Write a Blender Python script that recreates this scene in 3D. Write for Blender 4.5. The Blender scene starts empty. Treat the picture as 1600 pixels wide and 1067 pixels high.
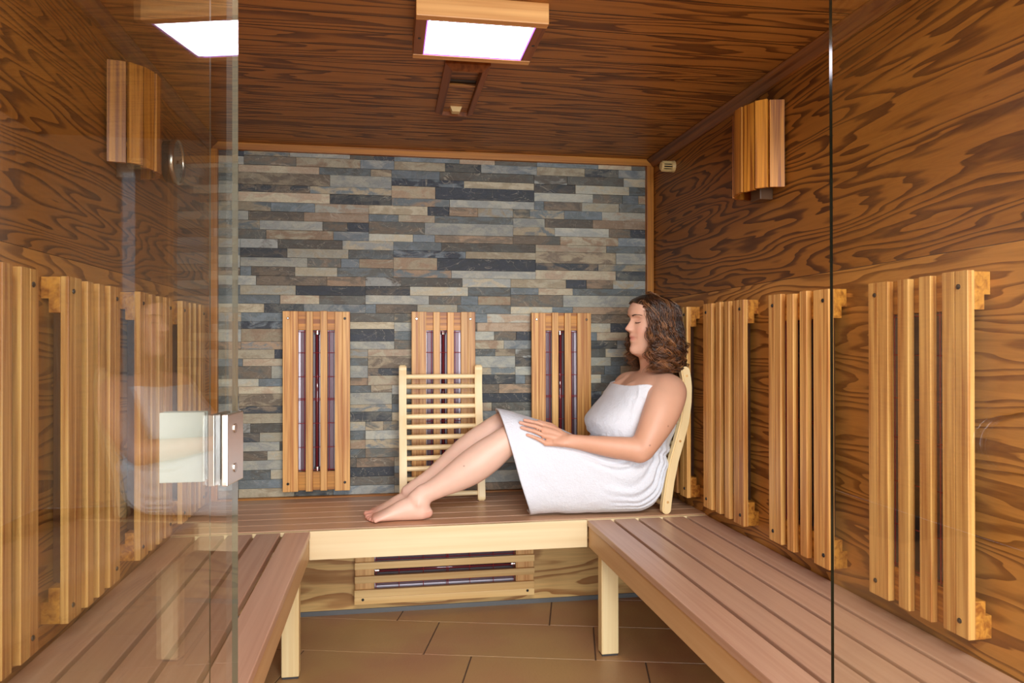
import bpy, bmesh, math, random
import numpy as np
from mathutils import Vector, Matrix, noise
from mathutils.bvhtree import BVHTree
PI = math.pi
random.seed(7)
scn = bpy.context.scene
col = scn.collection

def srgb(r, g, b, a=1.0):
    f = lambda c: (c/255/12.92) if c/255 <= .04045 else ((c/255+.055)/1.055)**2.4
    return (f(r), f(g), f(b), a)

# ------------------------------------------------------------------ camera, world, lights, exposure
CAM_H = 1.0868
cam_d = bpy.data.cameras.new('camera'); cam = bpy.data.objects.new('camera', cam_d); col.objects.link(cam)
cam.location = (0, 0, CAM_H)
cam.rotation_mode = 'XYZ'
cam.rotation_euler = (PI/2+.0045, .0013, -.1662)
cam_d.sensor_width = 36; cam_d.lens = 1163.35/1600*36; cam_d.clip_start = .02
scn.camera = cam
scn.view_settings.view_transform = 'Standard'
scn.view_settings.look = 'None'
scn.view_settings.gamma = 1
scn.view_settings.use_curve_mapping = False
scn.view_settings.exposure = 0.0
scn.cycles.use_denoising = True
scn.cycles.max_bounces = 10
scn.cycles.transparent_max_bounces = 24
scn.cycles.sample_clamp_indirect = 6
scn.cycles.caustics_reflective = False
scn.cycles.caustics_refractive = False

world = bpy.data.worlds.new('daylight'); scn.world = world; world.use_nodes = True
bgn = world.node_tree.nodes['Background']
bgn.inputs[0].default_value = srgb(205, 222, 240); bgn.inputs[1].default_value = 1.6

def area_light(name, loc, rot, sx, sy, power, color):
    d = bpy.data.lights.new(name, 'AREA'); d.shape = 'RECTANGLE'; d.size = sx; d.size_y = sy
    d.energy = power; d.color = color[:3]
    o = bpy.data.objects.new(name, d); col.objects.link(o); o.location = loc; o.rotation_euler = rot
    return o
# added area lamp standing in for daylight through an unseen window behind the camera
area_light('added_window_fill', (.55, -3.42, 1.25), (PI/2, 0, 0), 3.1, 2.1, 310, srgb(240, 244, 255))
# added unseen overhead lamp that brightens the benches and floor
area_light('added_overhead_fill', (.3, -.75, 2.42), (.25, 0, 0), 1.6, .6, 105, srgb(250, 248, 246))

# ------------------------------------------------------------------ node helpers
def new_mat(name):
    m = bpy.data.materials.new(name); m.use_nodes = True
    nt = m.node_tree; nt.nodes.clear()
    out = nt.nodes.new('ShaderNodeOutputMaterial'); b = nt.nodes.new('ShaderNodeBsdfPrincipled')
    nt.links.new(b.outputs[0], out.inputs[0])
    return m, nt, b
def nd(nt, kind, **kw):
    n = nt.nodes.new(kind)
    for k, v in kw.items():
        if k.startswith('i_'): n.inputs[k[2:].replace('_', ' ')].default_value = v
        else: setattr(n, k, v)
    return n
def lk(nt, a, b): nt.links.new(a, b)
def mth(nt, op, a, b=None, c=None):
    n = nt.nodes.new('ShaderNodeMath'); n.operation = op
    for i, v in enumerate((a, b, c)):
        if v is None: continue
        if isinstance(v, (int, float)): n.inputs[i].default_value = v
        else: nt.links.new(v, n.inputs[i])
    return n.outputs[0]
def mixc(nt, fac, a, b, mode='MIX'):
    n = nt.nodes.new('ShaderNodeMix'); n.data_type = 'RGBA'; n.blend_type = mode
    for s, v in ((0, fac), (6, a), (7, b)):
        if isinstance(v, (int, float, tuple)): n.inputs[s].default_value = v
        else: nt.links.new(v, n.inputs[s])
    return n.outputs[2]
def ramp(nt, fac, stops):
    n = nt.nodes.new('ShaderNodeValToRGB'); e = n.color_ramp.elements
    while len(e) < len(stops): e.new(.5)
    for el, (p, c) in zip(e, stops): el.position = p; el.color = c
    nt.links.new(fac, n.inputs[0]); return n.outputs[0]
def coords(nt, scale, rand=0.0):
    tc = nd(nt, 'ShaderNodeTexCoord'); mp = nd(nt, 'ShaderNodeMapping'); mp.inputs['Scale'].default_value = scale
    lk(nt, tc.outputs['Object'], mp.inputs[0])
    if rand:
        oi = nd(nt, 'ShaderNodeObjectInfo'); r = mth(nt, 'MULTIPLY', oi.outputs['Random'], rand)
        cb = nd(nt, 'ShaderNodeCombineXYZ')
        for i in range(3): lk(nt, r, cb.inputs[i])
        va = nd(nt, 'ShaderNodeVectorMath', operation='ADD'); lk(nt, mp.outputs[0], va.inputs[0]); lk(nt, cb.outputs[0], va.inputs[1])
        return va.outputs[0]
    return mp.outputs[0]
def noise_n(nt, vec, scale=1, detail=2, rough=.5, dist=0):
    n = nd(nt, 'ShaderNodeTexNoise'); n.inputs['Scale'].default_value = scale; n.inputs['Detail'].default_value = detail
    n.inputs['Roughness'].default_value = rough; n.inputs['Distortion'].default_value = dist
    lk(nt, vec, n.inputs['Vector']); return n.outputs[0]
def bump(nt, b, h, strength=.2, dist=.002):
    n = nd(nt, 'ShaderNodeBump'); n.inputs['Strength'].default_value = strength; n.inputs['Distance'].default_value = dist
    lk(nt, h, n.inputs['Height']); lk(nt, n.outputs[0], b.inputs['Normal'])
def plain(name, c, rough=.5, metal=0, **kw):
    m, nt, b = new_mat(name)
    b.inputs['Base Color'].default_value = c; b.inputs['Roughness'].default_value = rough; b.inputs['Metallic'].default_value = metal
    for k, v in kw.items(): b.inputs[k.replace('_', ' ')].default_value = v
    return m

def veneer(name, scale, light, dark, freq=11, amp=1.0, across=None, rough=.42, plank=None, line=.5, seed=0):
    """rotary-cut softwood veneer: contour lines of a stretched noise field."""
    m, nt, b = new_mat(name)
    tc = nd(nt, 'ShaderNodeTexCoord'); sep = nd(nt, 'ShaderNodeSeparateXYZ'); lk(nt, tc.outputs['Object'], sep.inputs[0])
    mp = nd(nt, 'ShaderNodeMapping'); mp.inputs['Scale'].default_value = scale; mp.inputs['Location'].default_value = (seed, seed*.7, seed*1.3)
    lk(nt, tc.outputs['Object'], mp.inputs[0]); vec = mp.outputs[0]
    seam = None
    if plank:
        ax, pitch, off = plank
        t = mth(nt, 'DIVIDE', mth(nt, 'ADD', sep.outputs[ax], off), pitch)
        idx = mth(nt, 'FLOOR', t); fr = mth(nt, 'FRACT', t)
        sh = mth(nt, 'MULTIPLY', idx, 7.31)
        cb = nd(nt, 'ShaderNodeCombineXYZ')
        for i in range(3): lk(nt, sh, cb.inputs[i])
        va = nd(nt, 'ShaderNodeVectorMath', operation='ADD'); lk(nt, vec, va.inputs[0]); lk(nt, cb.outputs[0], va.inputs[1]); vec = va.outputs[0]
        seam = mth(nt, 'LESS_THAN', mth(nt, 'ABSOLUTE', mth(nt, 'SUBTRACT', fr, .5)), .478)
    big = noise_n(nt, vec, 1.0, 2.5, .45, .15)
    small = noise_n(nt, vec, 5.0, 2.0, .5, 0)
    f = mth(nt, 'ADD', mth(nt, 'MULTIPLY', big, freq*amp), mth(nt, 'MULTIPLY', small, freq*.07))
    if across: f = mth(nt, 'ADD', f, mth(nt, 'MULTIPLY', sep.outputs[across[0]], across[1]))
    fr = mth(nt, 'FRACT', f)
    g = ramp(nt, fr, [(0, (0, 0, 0, 1)), (.44, (.12, .12, .12, 1)), (.60, (.78, .78, .78, 1)), (.86, (1, 1, 1, 1)), (.90, (0, 0, 0, 1))])
    mp2 = nd(nt, 'ShaderNodeMapping'); mp2.inputs['Scale'].default_value = tuple(s*9 if s > 1.2 else s*2.5 for s in scale)
    lk(nt, tc.outputs['Object'], mp2.inputs[0])
    fine = noise_n(nt, mp2.outputs[0], 2.0, 3, .6)
    c = mixc(nt, g, light, dark)
    v = mth(nt, 'ADD', .72, mth(nt, 'MULTIPLY', fine, .56))
    cv = nd(nt, 'ShaderNodeCombineXYZ')
    for i in range(3): lk(nt, v, cv.inputs[i])
    c = mixc(nt, 1.0, c, cv.outputs[0], 'MULTIPLY')
    if seam is not None: c = mixc(nt, seam, tuple(x*.25 for x in dark[:3])+(1,), c)
    lk(nt, c, b.inputs['Base Color'])
    b.inputs['Roughness'].default_value = rough; b.inputs['Specular IOR Level'].default_value = .4
    bump(nt, b, g, .12, .001)
    return m

def straight(name, axis, light, dark, k=55, rough=.45, rand=20, contrast=1.0, coat=0, warp=.0):
    """board with straight grain running along axis 0/1/2."""
    m, nt, b = new_mat(name)
    s = [k, k, k]; s[axis] = k*.022
    v = coords(nt, tuple(s), rand)
    n1 = noise_n(nt, v, 1, 2.5, .55, warp)
    s2 = [12, 12, 12]; s2[axis] = .9
    n2 = noise_n(nt, coords(nt, tuple(s2), rand), 1, 2, .5, .4)
    f = mth(nt, 'ADD', mth(nt, 'MULTIPLY', n1, .65), mth(nt, 'MULTIPLY', n2, .35))
    lo, hi = .5-.14/contrast, .5+.12/contrast
    c = ramp(nt, f, [(lo, light), ((lo+hi)/2, tuple(light[i]*.55+dark[i]*.45 for i in range(3))+(1,)), (hi, dark)])
    oi = nd(nt, 'ShaderNodeObjectInfo')
    vv = mth(nt, 'ADD', .86, mth(nt, 'MULTIPLY', oi.outputs['Random'], .28))
    cb = nd(nt, 'ShaderNodeCombineXYZ')
    for i in range(3): lk(nt, vv, cb.inputs[i])
    c = mixc(nt, 1.0, c, cb.outputs[0], 'MULTIPLY')
    lk(nt, c, b.inputs['Base Color']); b.inputs['Roughness'].default_value = rough
    b.inputs['Coat Weight'].default_value = coat; b.inputs['Coat Roughness'].default_value = .25
    bump(nt, b, n1, .12, .0008)
    return m

WL, WD = srgb(168, 108, 48), srgb(96, 48, 16)
M = {}
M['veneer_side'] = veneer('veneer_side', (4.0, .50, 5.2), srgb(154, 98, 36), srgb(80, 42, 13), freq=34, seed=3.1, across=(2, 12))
M['veneer_low'] = veneer('veneer_low', (4.0, .60, 5.6), srgb(190, 132, 62), srgb(122, 74, 28), freq=27, seed=9.4, across=(2, 16))
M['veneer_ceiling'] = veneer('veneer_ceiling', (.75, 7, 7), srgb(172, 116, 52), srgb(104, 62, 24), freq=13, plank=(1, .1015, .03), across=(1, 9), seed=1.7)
M['veneer_panel'] = veneer('veneer_panel', (1.1, 5, 6.5), srgb(214, 176, 112), srgb(156, 108, 58), freq=8, across=(2, 10), seed=5.2)
M['slat'] = straight('slat', 2, srgb(232, 182, 106), srgb(176, 112, 50), k=120, contrast=1.05)
M['slat_x'] = straight('slat_x', 0, srgb(232, 200, 138), srgb(206, 162, 96), k=60, contrast=.8)
M['block'] = straight('block', 0, srgb(214, 150, 58), srgb(146, 84, 22), k=70, contrast=1.1, warp=.6)
M['block_z'] = straight('block_z', 2, srgb(226, 184, 120), srgb(180, 124, 66), k=70, contrast=1.0)
M['trim'] = straight('trim', 2, srgb(206, 138, 50), srgb(150, 86, 26), k=80)
M['trim_x'] = straight('trim_x', 0, srgb(206, 138, 50), srgb(156, 92, 30), k=80)
M['mould_y'] = straight('mould_y', 1, srgb(140, 84, 30), srgb(92, 48, 14), k=80)
M['bench_x'] = straight('bench_x', 0, srgb(206, 168, 136), srgb(186, 142, 108), k=70, rough=.42, contrast=.7, coat=.25)
M['bench_y'] = straight('bench_y', 1, srgb(204, 168, 144), srgb(184, 144, 120), k=70, rough=.42, contrast=.7, coat=.25)
M['aspen_x'] = straight('aspen_x', 0, srgb(248, 230, 186), srgb(230, 200, 146), k=40, contrast=.6)
M['aspen_y'] = straight('aspen_y', 1, srgb(226, 190, 140), srgb(204, 158, 108), k=40, contrast=.6)
M['aspen_z'] = straight('aspen_z', 2, srgb(248, 230, 180), srgb(226, 196, 136), k=70, contrast=.7)
M['back_rest'] = straight('back_rest', 2, srgb(246, 224, 176), srgb(232, 202, 146), k=30, contrast=.5)
M['rung'] = straight('rung', 0, srgb(248, 228, 182), srgb(236, 208, 156), k=30, contrast=.5)
M['shade'] = straight('shade', 2, srgb(206, 138, 48), srgb(130, 70, 18), k=70, contrast=1.6, warp=.9)
M['lamp_frame'] = straight('lamp_frame', 0, srgb(226, 176, 108), srgb(190, 132, 70), k=60, contrast=.9)
M['dark_frame'] = straight('dark_frame', 1, srgb(160, 98, 50), srgb(110, 60, 26), k=60)
M['black'] = plain('black_cap', (.012, .012, .012, 1), .35)
M['rubber'] = plain('rubber', srgb(60, 60, 62), .6)
M['chrome'] = plain('chrome', (.82, .80, .80, 1), .16, 1)
M['tray'] = plain('reflector_tray', (.34, .29, .31, 1), .42, 1)
M['steel'] = plain('steel', (.66, .62, .56, 1), .28, 1)
M['satin_plate'] = plain('satin_plate', srgb(176, 182, 170), .5, .0)
M['tube'] = plain('tube_glass', (.10, .028, .035, 1), .08, .0, Coat_Weight=1.0)
M['tube_light'] = plain('tube_panel', (.10, .055, .065, 1), .35, .4)
M['red_wire'] = plain('red_wire', srgb(150, 34, 38), .35)
M['cream'] = plain('cream_plastic', srgb(226, 200, 140), .4)
M['dial'] = plain('dial', srgb(120, 122, 118), .3)
M['dial_dark'] = plain('dial_dark', srgb(40, 38, 36), .4)
M['bezel'] = plain('bezel', (.45, .40, .34, 1), .25, 1)
M['frost'] = plain('frosted_glass', srgb(96, 66, 40), .5)
M['plaster'] = plain('plaster', srgb(226, 222, 214), .8)
M['white_frame'] = plain('white_frame', srgb(235, 235, 235), .5)
M['brow'] = plain('brow_hair', srgb(70, 44, 30), .7)

def lamp_mat():
    m = bpy.data.materials.new('light_panel'); m.use_nodes = True; nt = m.node_tree; nt.nodes.clear()
    out = nt.nodes.new('ShaderNodeOutputMaterial'); e = nt.nodes.new('ShaderNodeEmission')
    e.inputs[0].default_value = (1, .93, 1, 1); e.inputs[1].default_value = 14.0
    nt.links.new(e.outputs[0], out.inputs[0]); return m
M['light_panel'] = lamp_mat()
def lamp_edge():
    m = bpy.data.materials.new('light_edge'); m.use_nodes = True; nt = m.node_tree; nt.nodes.clear()
    out = nt.nodes.new('ShaderNodeOutputMaterial'); e = nt.nodes.new('ShaderNodeEmission')
    e.inputs[0].default_value = (.62, .22, 1, 1); e.inputs[1].default_value = 1.6
    nt.links.new(e.outputs[0], out.inputs[0]); return m
M['light_edge'] = lamp_edge()

def glass(name, tint):
    """thin architectural pane: transmits straight through, mirrors by its Fresnel reflectance"""
    m = bpy.data.materials.new(name); m.use_nodes = True; nt = m.node_tree; nt.nodes.clear()
    out = nt.nodes.new('ShaderNodeOutputMaterial')
    t = nt.nodes.new('ShaderNodeBsdfTransparent'); t.inputs[0].default_value = tint
    g = nt.nodes.new('ShaderNodeBsdfGlossy'); g.inputs['Roughness'].default_value = 0.0; g.inputs[0].default_value = (1, 1, 1, 1)
    lw = nt.nodes.new('ShaderNodeLayerWeight'); lw.inputs[0].default_value = .5      # facing = 1 - |cos|, same from both sides
    fz = mth(nt, 'ADD', .042, mth(nt, 'MULTIPLY', mth(nt, 'POWER', lw.outputs['Facing'], 5.0), .958))
    mx = nt.nodes.new('ShaderNodeMixShader')
    nt.links.new(fz, mx.inputs[0]); nt.links.new(t.outputs[0], mx.inputs[1]); nt.links.new(g.outputs[0], mx.inputs[2])
    nt.links.new(mx.outputs[0], out.inputs[0]); return m
M['glass'] = glass('pane_glass', (.955, .965, .95, 1))
M['glass_edge'] = plain('glass_edge', srgb(24, 34, 26), .1)
M['glass_edge_light'] = plain('glass_edge_light', srgb(92, 88, 72), .3)

def stone_mat():
    m, nt, b = new_mat('split_stone')
    at = nd(nt, 'ShaderNodeAttribute', attribute_name='stone'); ar = nd(nt, 'ShaderNodeAttribute', attribute_name='stone2')
    v = coords(nt, (9, 9, 20)); n1 = noise_n(nt, v, 1, 4, .6, 1.2)
    v2 = coords(nt, (38, 38, 60)); n2 = noise_n(nt, v2, 1, 5, .65, .8)
    v3 = coords(nt, (150, 150, 210)); n3 = noise_n(nt, v3, 1, 3, .6)
    blend = ramp(nt, n1, [(.44, (0, 0, 0, 1)), (.56, (1, 1, 1, 1))])
    c = mixc(nt, blend, at.outputs['Color'], ar.outputs['Color'])
    br = mth(nt, 'ADD', .58, mth(nt, 'ADD', mth(nt, 'MULTIPLY', n2, .50), mth(nt, 'MULTIPLY', n3, .42)))
    cb = nd(nt, 'ShaderNodeCombineXYZ')
    for i in range(3): lk(nt, br, cb.inputs[i])
    c = mixc(nt, 1.0, c, cb.outputs[0], 'MULTIPLY')
    mp = coords(nt, (6, 6, 9)); w = noise_n(nt, mp, 1, 3, .5, 2.5)
    vein = ramp(nt, mth(nt, 'ABSOLUTE', mth(nt, 'SUBTRACT', w, .5)), [(0, (.55, .55, .55, 1)), (.007, (0, 0, 0, 1))])
    c = mixc(nt, vein, c, srgb(186, 178, 158))
    lk(nt, c, b.inputs['Base Color']); b.inputs['Roughness'].default_value = .62
    hh = mth(nt, 'ADD', mth(nt, 'MULTIPLY', n2, 1.0), mth(nt, 'MULTIPLY', n3, .4))
    bump(nt, b, hh, .6, .006)
    return m
M['stone'] = stone_mat()
def tile_mat():
    m, nt, b = new_mat('floor_tile')
    n1 = noise_n(nt, coords(nt, (3, 3, 3)), 1, 3); n2 = noise_n(nt, coords(nt, (110, 60, 60)), 1, 3)
    c = ramp(nt, n1, [(.35, srgb(178, 144, 96)), (.7, srgb(170, 126, 92))])
    lk(nt, c, b.inputs['Base Color']); b.inputs['Roughness'].default_value = .42
    bump(nt, b, n2, .35, .002); return m
M['tile'] = tile_mat(); M['grout'] = plain('grout', srgb(92, 72, 56), .8)
M['grout_light'] = plain('stone_bed', srgb(44, 44, 42), .9)
def towel_mat():
    m, nt, b = new_mat('terry')
    n1 = noise_n(nt, coords(nt, (210, 210, 210)), 1, 3, .7); n2 = noise_n(nt, coords(nt, (80, 80, 80)), 1, 2)
    b.inputs['Base Color'].default_value = srgb(234, 238, 246); b.inputs['Roughness'].default_value = .95
    b.inputs['Sheen Weight'].default_value = .1
    bump(nt, b, mth(nt, 'ADD', n1, mth(nt, 'MULTIPLY', n2, .8)), .75, .0042); return m
M['towel'] = towel_mat()
def skin_mat():
    m, nt, b = new_mat('skin')
    at = nd(nt, 'ShaderNodeAttribute', attribute_name='tone')
    n1 = noise_n(nt, coords(nt, (22, 22, 22)), 1, 3); n2 = noise_n(nt, coords(nt, (500, 500, 500)), 1, 2)
    v = mth(nt, 'ADD', .93, mth(nt, 'MULTIPLY', n1, .14)); cb = nd(nt, 'ShaderNodeCombineXYZ')
    for i in range(3): lk(nt, v, cb.inputs[i])
    c = mixc(nt, 1.0, at.outputs['Color'], cb.outputs[0], 'MULTIPLY')
    lk(nt, c, b.inputs['Base Color']); b.inputs['Roughness'].default_value = .46
    b.inputs['Subsurface Weight'].default_value = .12; b.inputs['Subsurface Radius'].default_value = (.02, .007, .004); b.inputs['Subsurface Scale'].default_value = .5
    bump(nt, b, n2, .08, .0006); return m
M['skin'] = skin_mat()
def hair_mat():
    m, nt, b = new_mat('hair')
    at = nd(nt, 'ShaderNodeAttribute', attribute_name='tone')
    lk(nt, at.outputs['Color'], b.inputs['Base Color'])
    b.inputs['Roughness'].default_value = .36; b.inputs['Specular IOR Level'].default_value = .7
    return m
M['hair'] = hair_mat()

# ------------------------------------------------------------------ object helpers
def link(name, me, parent=None, mat=None):
    o = bpy.data.objects.new(name, me); col.objects.link(o)
    if parent is not None: o.parent = parent
    if mat is not None:
        for mm in (mat if isinstance(mat, (list, tuple)) else [mat]): me.materials.append(mm)
    return o
def bmobj(name, bm, mat, parent=None, smooth=False):
    me = bpy.data.meshes.new(name); bm.normal_update(); bm.to_mesh(me); bm.free()
    if smooth:
        for p in me.polygons: p.use_smooth = True
    return link(name, me, parent, mat)
def tag(o, label=None, cat=None, group=None, kind=None):
    if label: o['label'] = label
    if cat: o['category'] = cat
    if group: o['group'] = group
    if kind: o['kind'] = kind
    return o
def empty(name, loc=(0, 0, 0), rz=0):
    o = bpy.data.objects.new(name, None); col.objects.link(o); o.location = loc; o.rotation_euler = (0, 0, rz)
    o.empty_display_size = .1
    return o
def box(bm, a, b, bev=0, mi=0):
    x0, y0, z0 = a; x1, y1, z1 = b
    r = bmesh.ops.create_cube(bm, size=1)
    vs = r['verts']
    bmesh.ops.scale(bm, vec=(abs(x1-x0), abs(y1-y0), abs(z1-z0)), verts=vs)
    bmesh.ops.translate(bm, vec=((x0+x1)/2, (y0+y1)/2, (z0+z1)/2), verts=vs)
    fs = set(f for v in vs for f in v.link_faces)
    for f in fs: f.material_index = mi
    if bev:
        es = list(set(e for v in vs for e in v.link_edges))
        bmesh.ops.bevel(bm, geom=es, offset=bev, segments=2, profile=.6, affect='EDGES')
    return vs
def boxo(name, a, b, mat, parent=None, bev=0):
    bm = bmesh.new(); box(bm, a, b, bev); return bmobj(name, bm, mat, parent)
def cyl(bm, p, q, r, r2=None, seg=16, caps=True):
    p = Vector(p); q = Vector(q); d = q-p
    rr = bmesh.ops.create_cone(bm, cap_ends=caps, segments=seg, radius1=r, radius2=r if r2 is None else r2, depth=d.length)
    M4 = Matrix.Translation((p+q)/2) @ d.to_track_quat('Z', 'Y').to_matrix().to_4x4()
    bmesh.ops.transform(bm, matrix=M4, verts=rr['verts']); return rr['verts']
def tube(bm, pts, r, seg=8, closed_ends=True):
    """round tube along points (r number or list)"""
    pts = [Vector(p) for p in pts]; n = len(pts); rings = []
    up = None
    for i, p in enumerate(pts):
        t = (pts[min(i+1, n-1)]-pts[max(i-1, 0)]).normalized()
        if up is None:
            up = t.orthogonal().normalized()
        up = (up-t*up.dot(t)).normalized(); s = t.cross(up)
        rr = r[i] if isinstance(r, (list, tuple)) else r
        rings.append([bm.verts.new(p+up*math.cos(2*PI*k/seg)*rr+s*math.sin(2*PI*k/seg)*rr) for k in range(seg)])
    for a, b in zip(rings, rings[1:]):
        for k in range(seg): bm.faces.new((a[k], a[(k+1) % seg], b[(k+1) % seg], b[k]))
    if closed_ends:
        bm.faces.new(rings[0][::-1]); bm.faces.new(rings[-1])
def prism(bm, outline, thick_axis, t0, t1):
    """extrude a closed 2D outline; thick_axis = 'y': outline is (x,z)"""
    def P(a, b, t): return (a, t, b) if thick_axis == 'y' else ((t, a, b) if thick_axis == 'x' else (a, b, t))
    A = [bm.verts.new(P(a, b, t0)) for a, b in outline]; B = [bm.verts.new(P(a, b, t1)) for a, b in outline]
    n = len(A)
    bm.faces.new(A[::-1]); bm.faces.new(B)
    for i in range(n): bm.faces.new((A[i], A[(i+1) % n], B[(i+1) % n], B[i]))
    bmesh.ops.recalc_face_normals(bm, faces=bm.faces[:])

# ------------------------------------------------------------------ room dimensions (metres)
XL, XR, YB, YG, ZC = -.712, 1.176, 3.21, 1.06, 1.914
ZS = .4565                                    # bench top
YF = 2.598                                    # front of the back bench

def struct(o): return tag(o, kind='structure')

# floor: rotated 60 x 30 cm tiles on a grout bed
bm = bmesh.new(); box(bm, (-2.3, -3.3, -.06), (3.3, 3.3, -.0025), mi=1)
ang = math.radians(-14.4); ca, sa = math.cos(ang), math.sin(ang)
ox, oy = .037, 2.978
def tpt(a, b): return (ox+a*ca-b*sa, oy+a*sa+b*ca)
for r in range(-26, 6):
    off = -.075*0 + .17*((-r) % 4)
    for c in range(-8, 10):
        a0 = c*.602+off; b0 = r*.308
        p = [tpt(a0+.002, b0+.002), tpt(a0+.600, b0+.002), tpt(a0+.600, b0+.306), tpt(a0+.002, b0+.306)]
        if min(q[0] for q in p) < -2.3 or max(q[0] for q in p) > 3.3 or min(q[1] for q in p) < -3.3 or max(q[1] for q in p) > 3.55: continue
        vs0 = [bm.verts.new((x, y, -.003)) for x, y in p]
        cx = sum(q[0] for q in p)/4; cy = sum(q[1] for q in p)/4
        vs1 = [bm.verts.new((cx+(x-cx)*.995, cy+(y-cy)*.995, 0)) for x, y in p]
        bm.faces.new(vs1)
        for i in range(4): bm.faces.new((vs0[i], vs0[(i+1) % 4], vs1[(i+1) % 4], vs1[i]))
struct(bmobj('floor', bm, [M['tile'], M['grout']]))
# sauna walls: upper veneer sheet, lower veneer sheet standing slightly proud
for nm, x0, x1, s in (('wall_left', XL-.03, XL, 1), ('wall_right', XR, XR+.03, -1)):
    bm = bmesh.new()
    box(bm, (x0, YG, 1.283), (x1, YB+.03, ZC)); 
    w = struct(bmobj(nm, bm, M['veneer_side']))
    bm = bmesh.new(); box(bm, (x0, YG, 0), (x1+.002 if s > 0 else x1, YB+.03, 1.281)) if s > 0 else box(bm, (x0-.002, YG, 0), (x1, YB+.03, 1.281))
    struct(bmobj('trim_4' if s > 0 else 'trim_5', bm, M['veneer_low']))
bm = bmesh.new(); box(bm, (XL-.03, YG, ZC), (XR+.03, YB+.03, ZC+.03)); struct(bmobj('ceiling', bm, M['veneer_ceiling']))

# back wall of split stone: 64 x 15.2 cm panels, each of four courses
C = dict(lt=(178, 176, 160), lg=(156, 158, 152), be=(184, 172, 144), ta=(164, 148, 120), br=(122, 106, 88), db=(96, 88, 78),
         sl=(108, 116, 118), bs=(120, 130, 136), dk=(64, 67, 72), nv=(62, 66, 76), ru=(160, 132, 104), rb=(174, 150, 124), gr=(100, 99, 92))
P1 = [(.25, [(.24, 'lg', 'db'), (.66, 'db', 'gr'), (1, 'lg', 'be')]), (.25, [(.30, 'dk', 'db'), (.70, 'be', 'lt'), (1, 'sl', 'gr')]),
      (.25, [(.43, 'lg', 'lt'), (.65, 'br', 'gr'), (.77, 'bs', 'sl'), (1, 'ta', 'ru')]), (.25, [(.07, 'bs', 'sl'), (.35, 'br', 'db'), (.625, 'lt', 'be'), (1, 'sl', 'gr')])]
P2 = [(.25, [(.12, 'ta', 'gr'), (.37, 'ta', 'sl'), (.65, 'sl', 'bs'), (1, 'rb', 'lt')]), (.25, [(.23, 'lg', 'lt'), (.58, 'db', 'br'), (1, 'ru', 'rb')]),
      (.25, [(.30, 'sl', 'ta'), (.70, 'lt', 'lg'), (.86, 'br', 'gr'), (1, 'dk', 'nv')]), (.25, [(.34, 'gr', 'br'), (.77, 'ru', 'be'), (1, 'bs', 'lg')])]
P3 = [(.20, [(.52, 'rb', 'be'), (.86, 'sl', 'gr'), (1, 'br', 'ta')]), (.33, [(.59, 'br', 'ta'), (1, 'lt', 'lg')]),
      (.20, [(.46, 'dk', 'br'), (1, 'ta', 'sl')]), (.27, [(.59, 'be', 'rb'), (1, 'dk', 'gr')])]
P4 = [(.24, [(.33, 'bs', 'sl'), (1, 'gr', 'db')]), (.20, [(.5, 'bs', 'nv'), (1, 'ta', 'be')]), (.34, [(.3, 'ru', 'ta'), (1, 'nv', 'dk')]), (.22, [(.4, 'sl', 'ru'), (1, 'lt', 'lg')])]
P5 = [(.25, [(.4, 'ta', 'be'), (.55, 'dk', 'nv'), (.75, 'br', 'ru'), (1, 'lg', 'ta')]), (.20, [(.2, 'sl', 'bs'), (.45, 'be', 'rb'), (1, 'sl', 'gr')]),
      (.34, [(.38, 'br', 'gr'), (1, 'lt', 'lg')]), (.21, [(.3, 'lt', 'be'), (.45, 'sl', 'bs'), (1, 'ru', 'br')])]
P6 = [(.26, [(.30, 'lg', 'lt'), (.75, 'br', 'db'), (1, 'ru', 'br')]), (.26, [(.2, 'gr', 'sl'), (.55, 'lt', 'be'), (1, 'dk', 'nv')]),
      (.24, [(.45, 'bs', 'sl'), (.7, 'be', 'rb'), (1, 'gr', 'db')]), (.24, [(.35, 'ta', 'be'), (.6, 'dk', 'gr'), (1, 'lg', 'bs')])]
rows = {0: [(-.58, P2), (.03, P6)], 1: [(-.602, P3), (.019, P4), (.635, P1)], 2: [(-.706, P2), (-.076, P5), (.541, P2)], 3: [(-.594, P1), (.027, P4), (.641, P3)],
        4: [(-.72, P6), (-.09, P1), (.53, P5)], 5: [(-.59, P4), (.03, P2), (.64, P6)], 6: [(-.71, P5), (-.08, P3), (.55, P1)], 7: [(-.6, P3), (.02, P6), (.63, P4)],
        8: [(-.70, P1), (-.09, P2), (.53, P3)], 9: [(-.6, P6), (.03, P5), (.64, P2)]}
bm = bmesh.new(); la = bm.loops.layers.float_color.new('stone'); lb = bm.loops.layers.float_color.new('stone2')
rs = random.Random(3)
box(bm, (XL-.03, YB-.008, 0), (XR+.03, YB+.03, ZC), mi=1)
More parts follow.
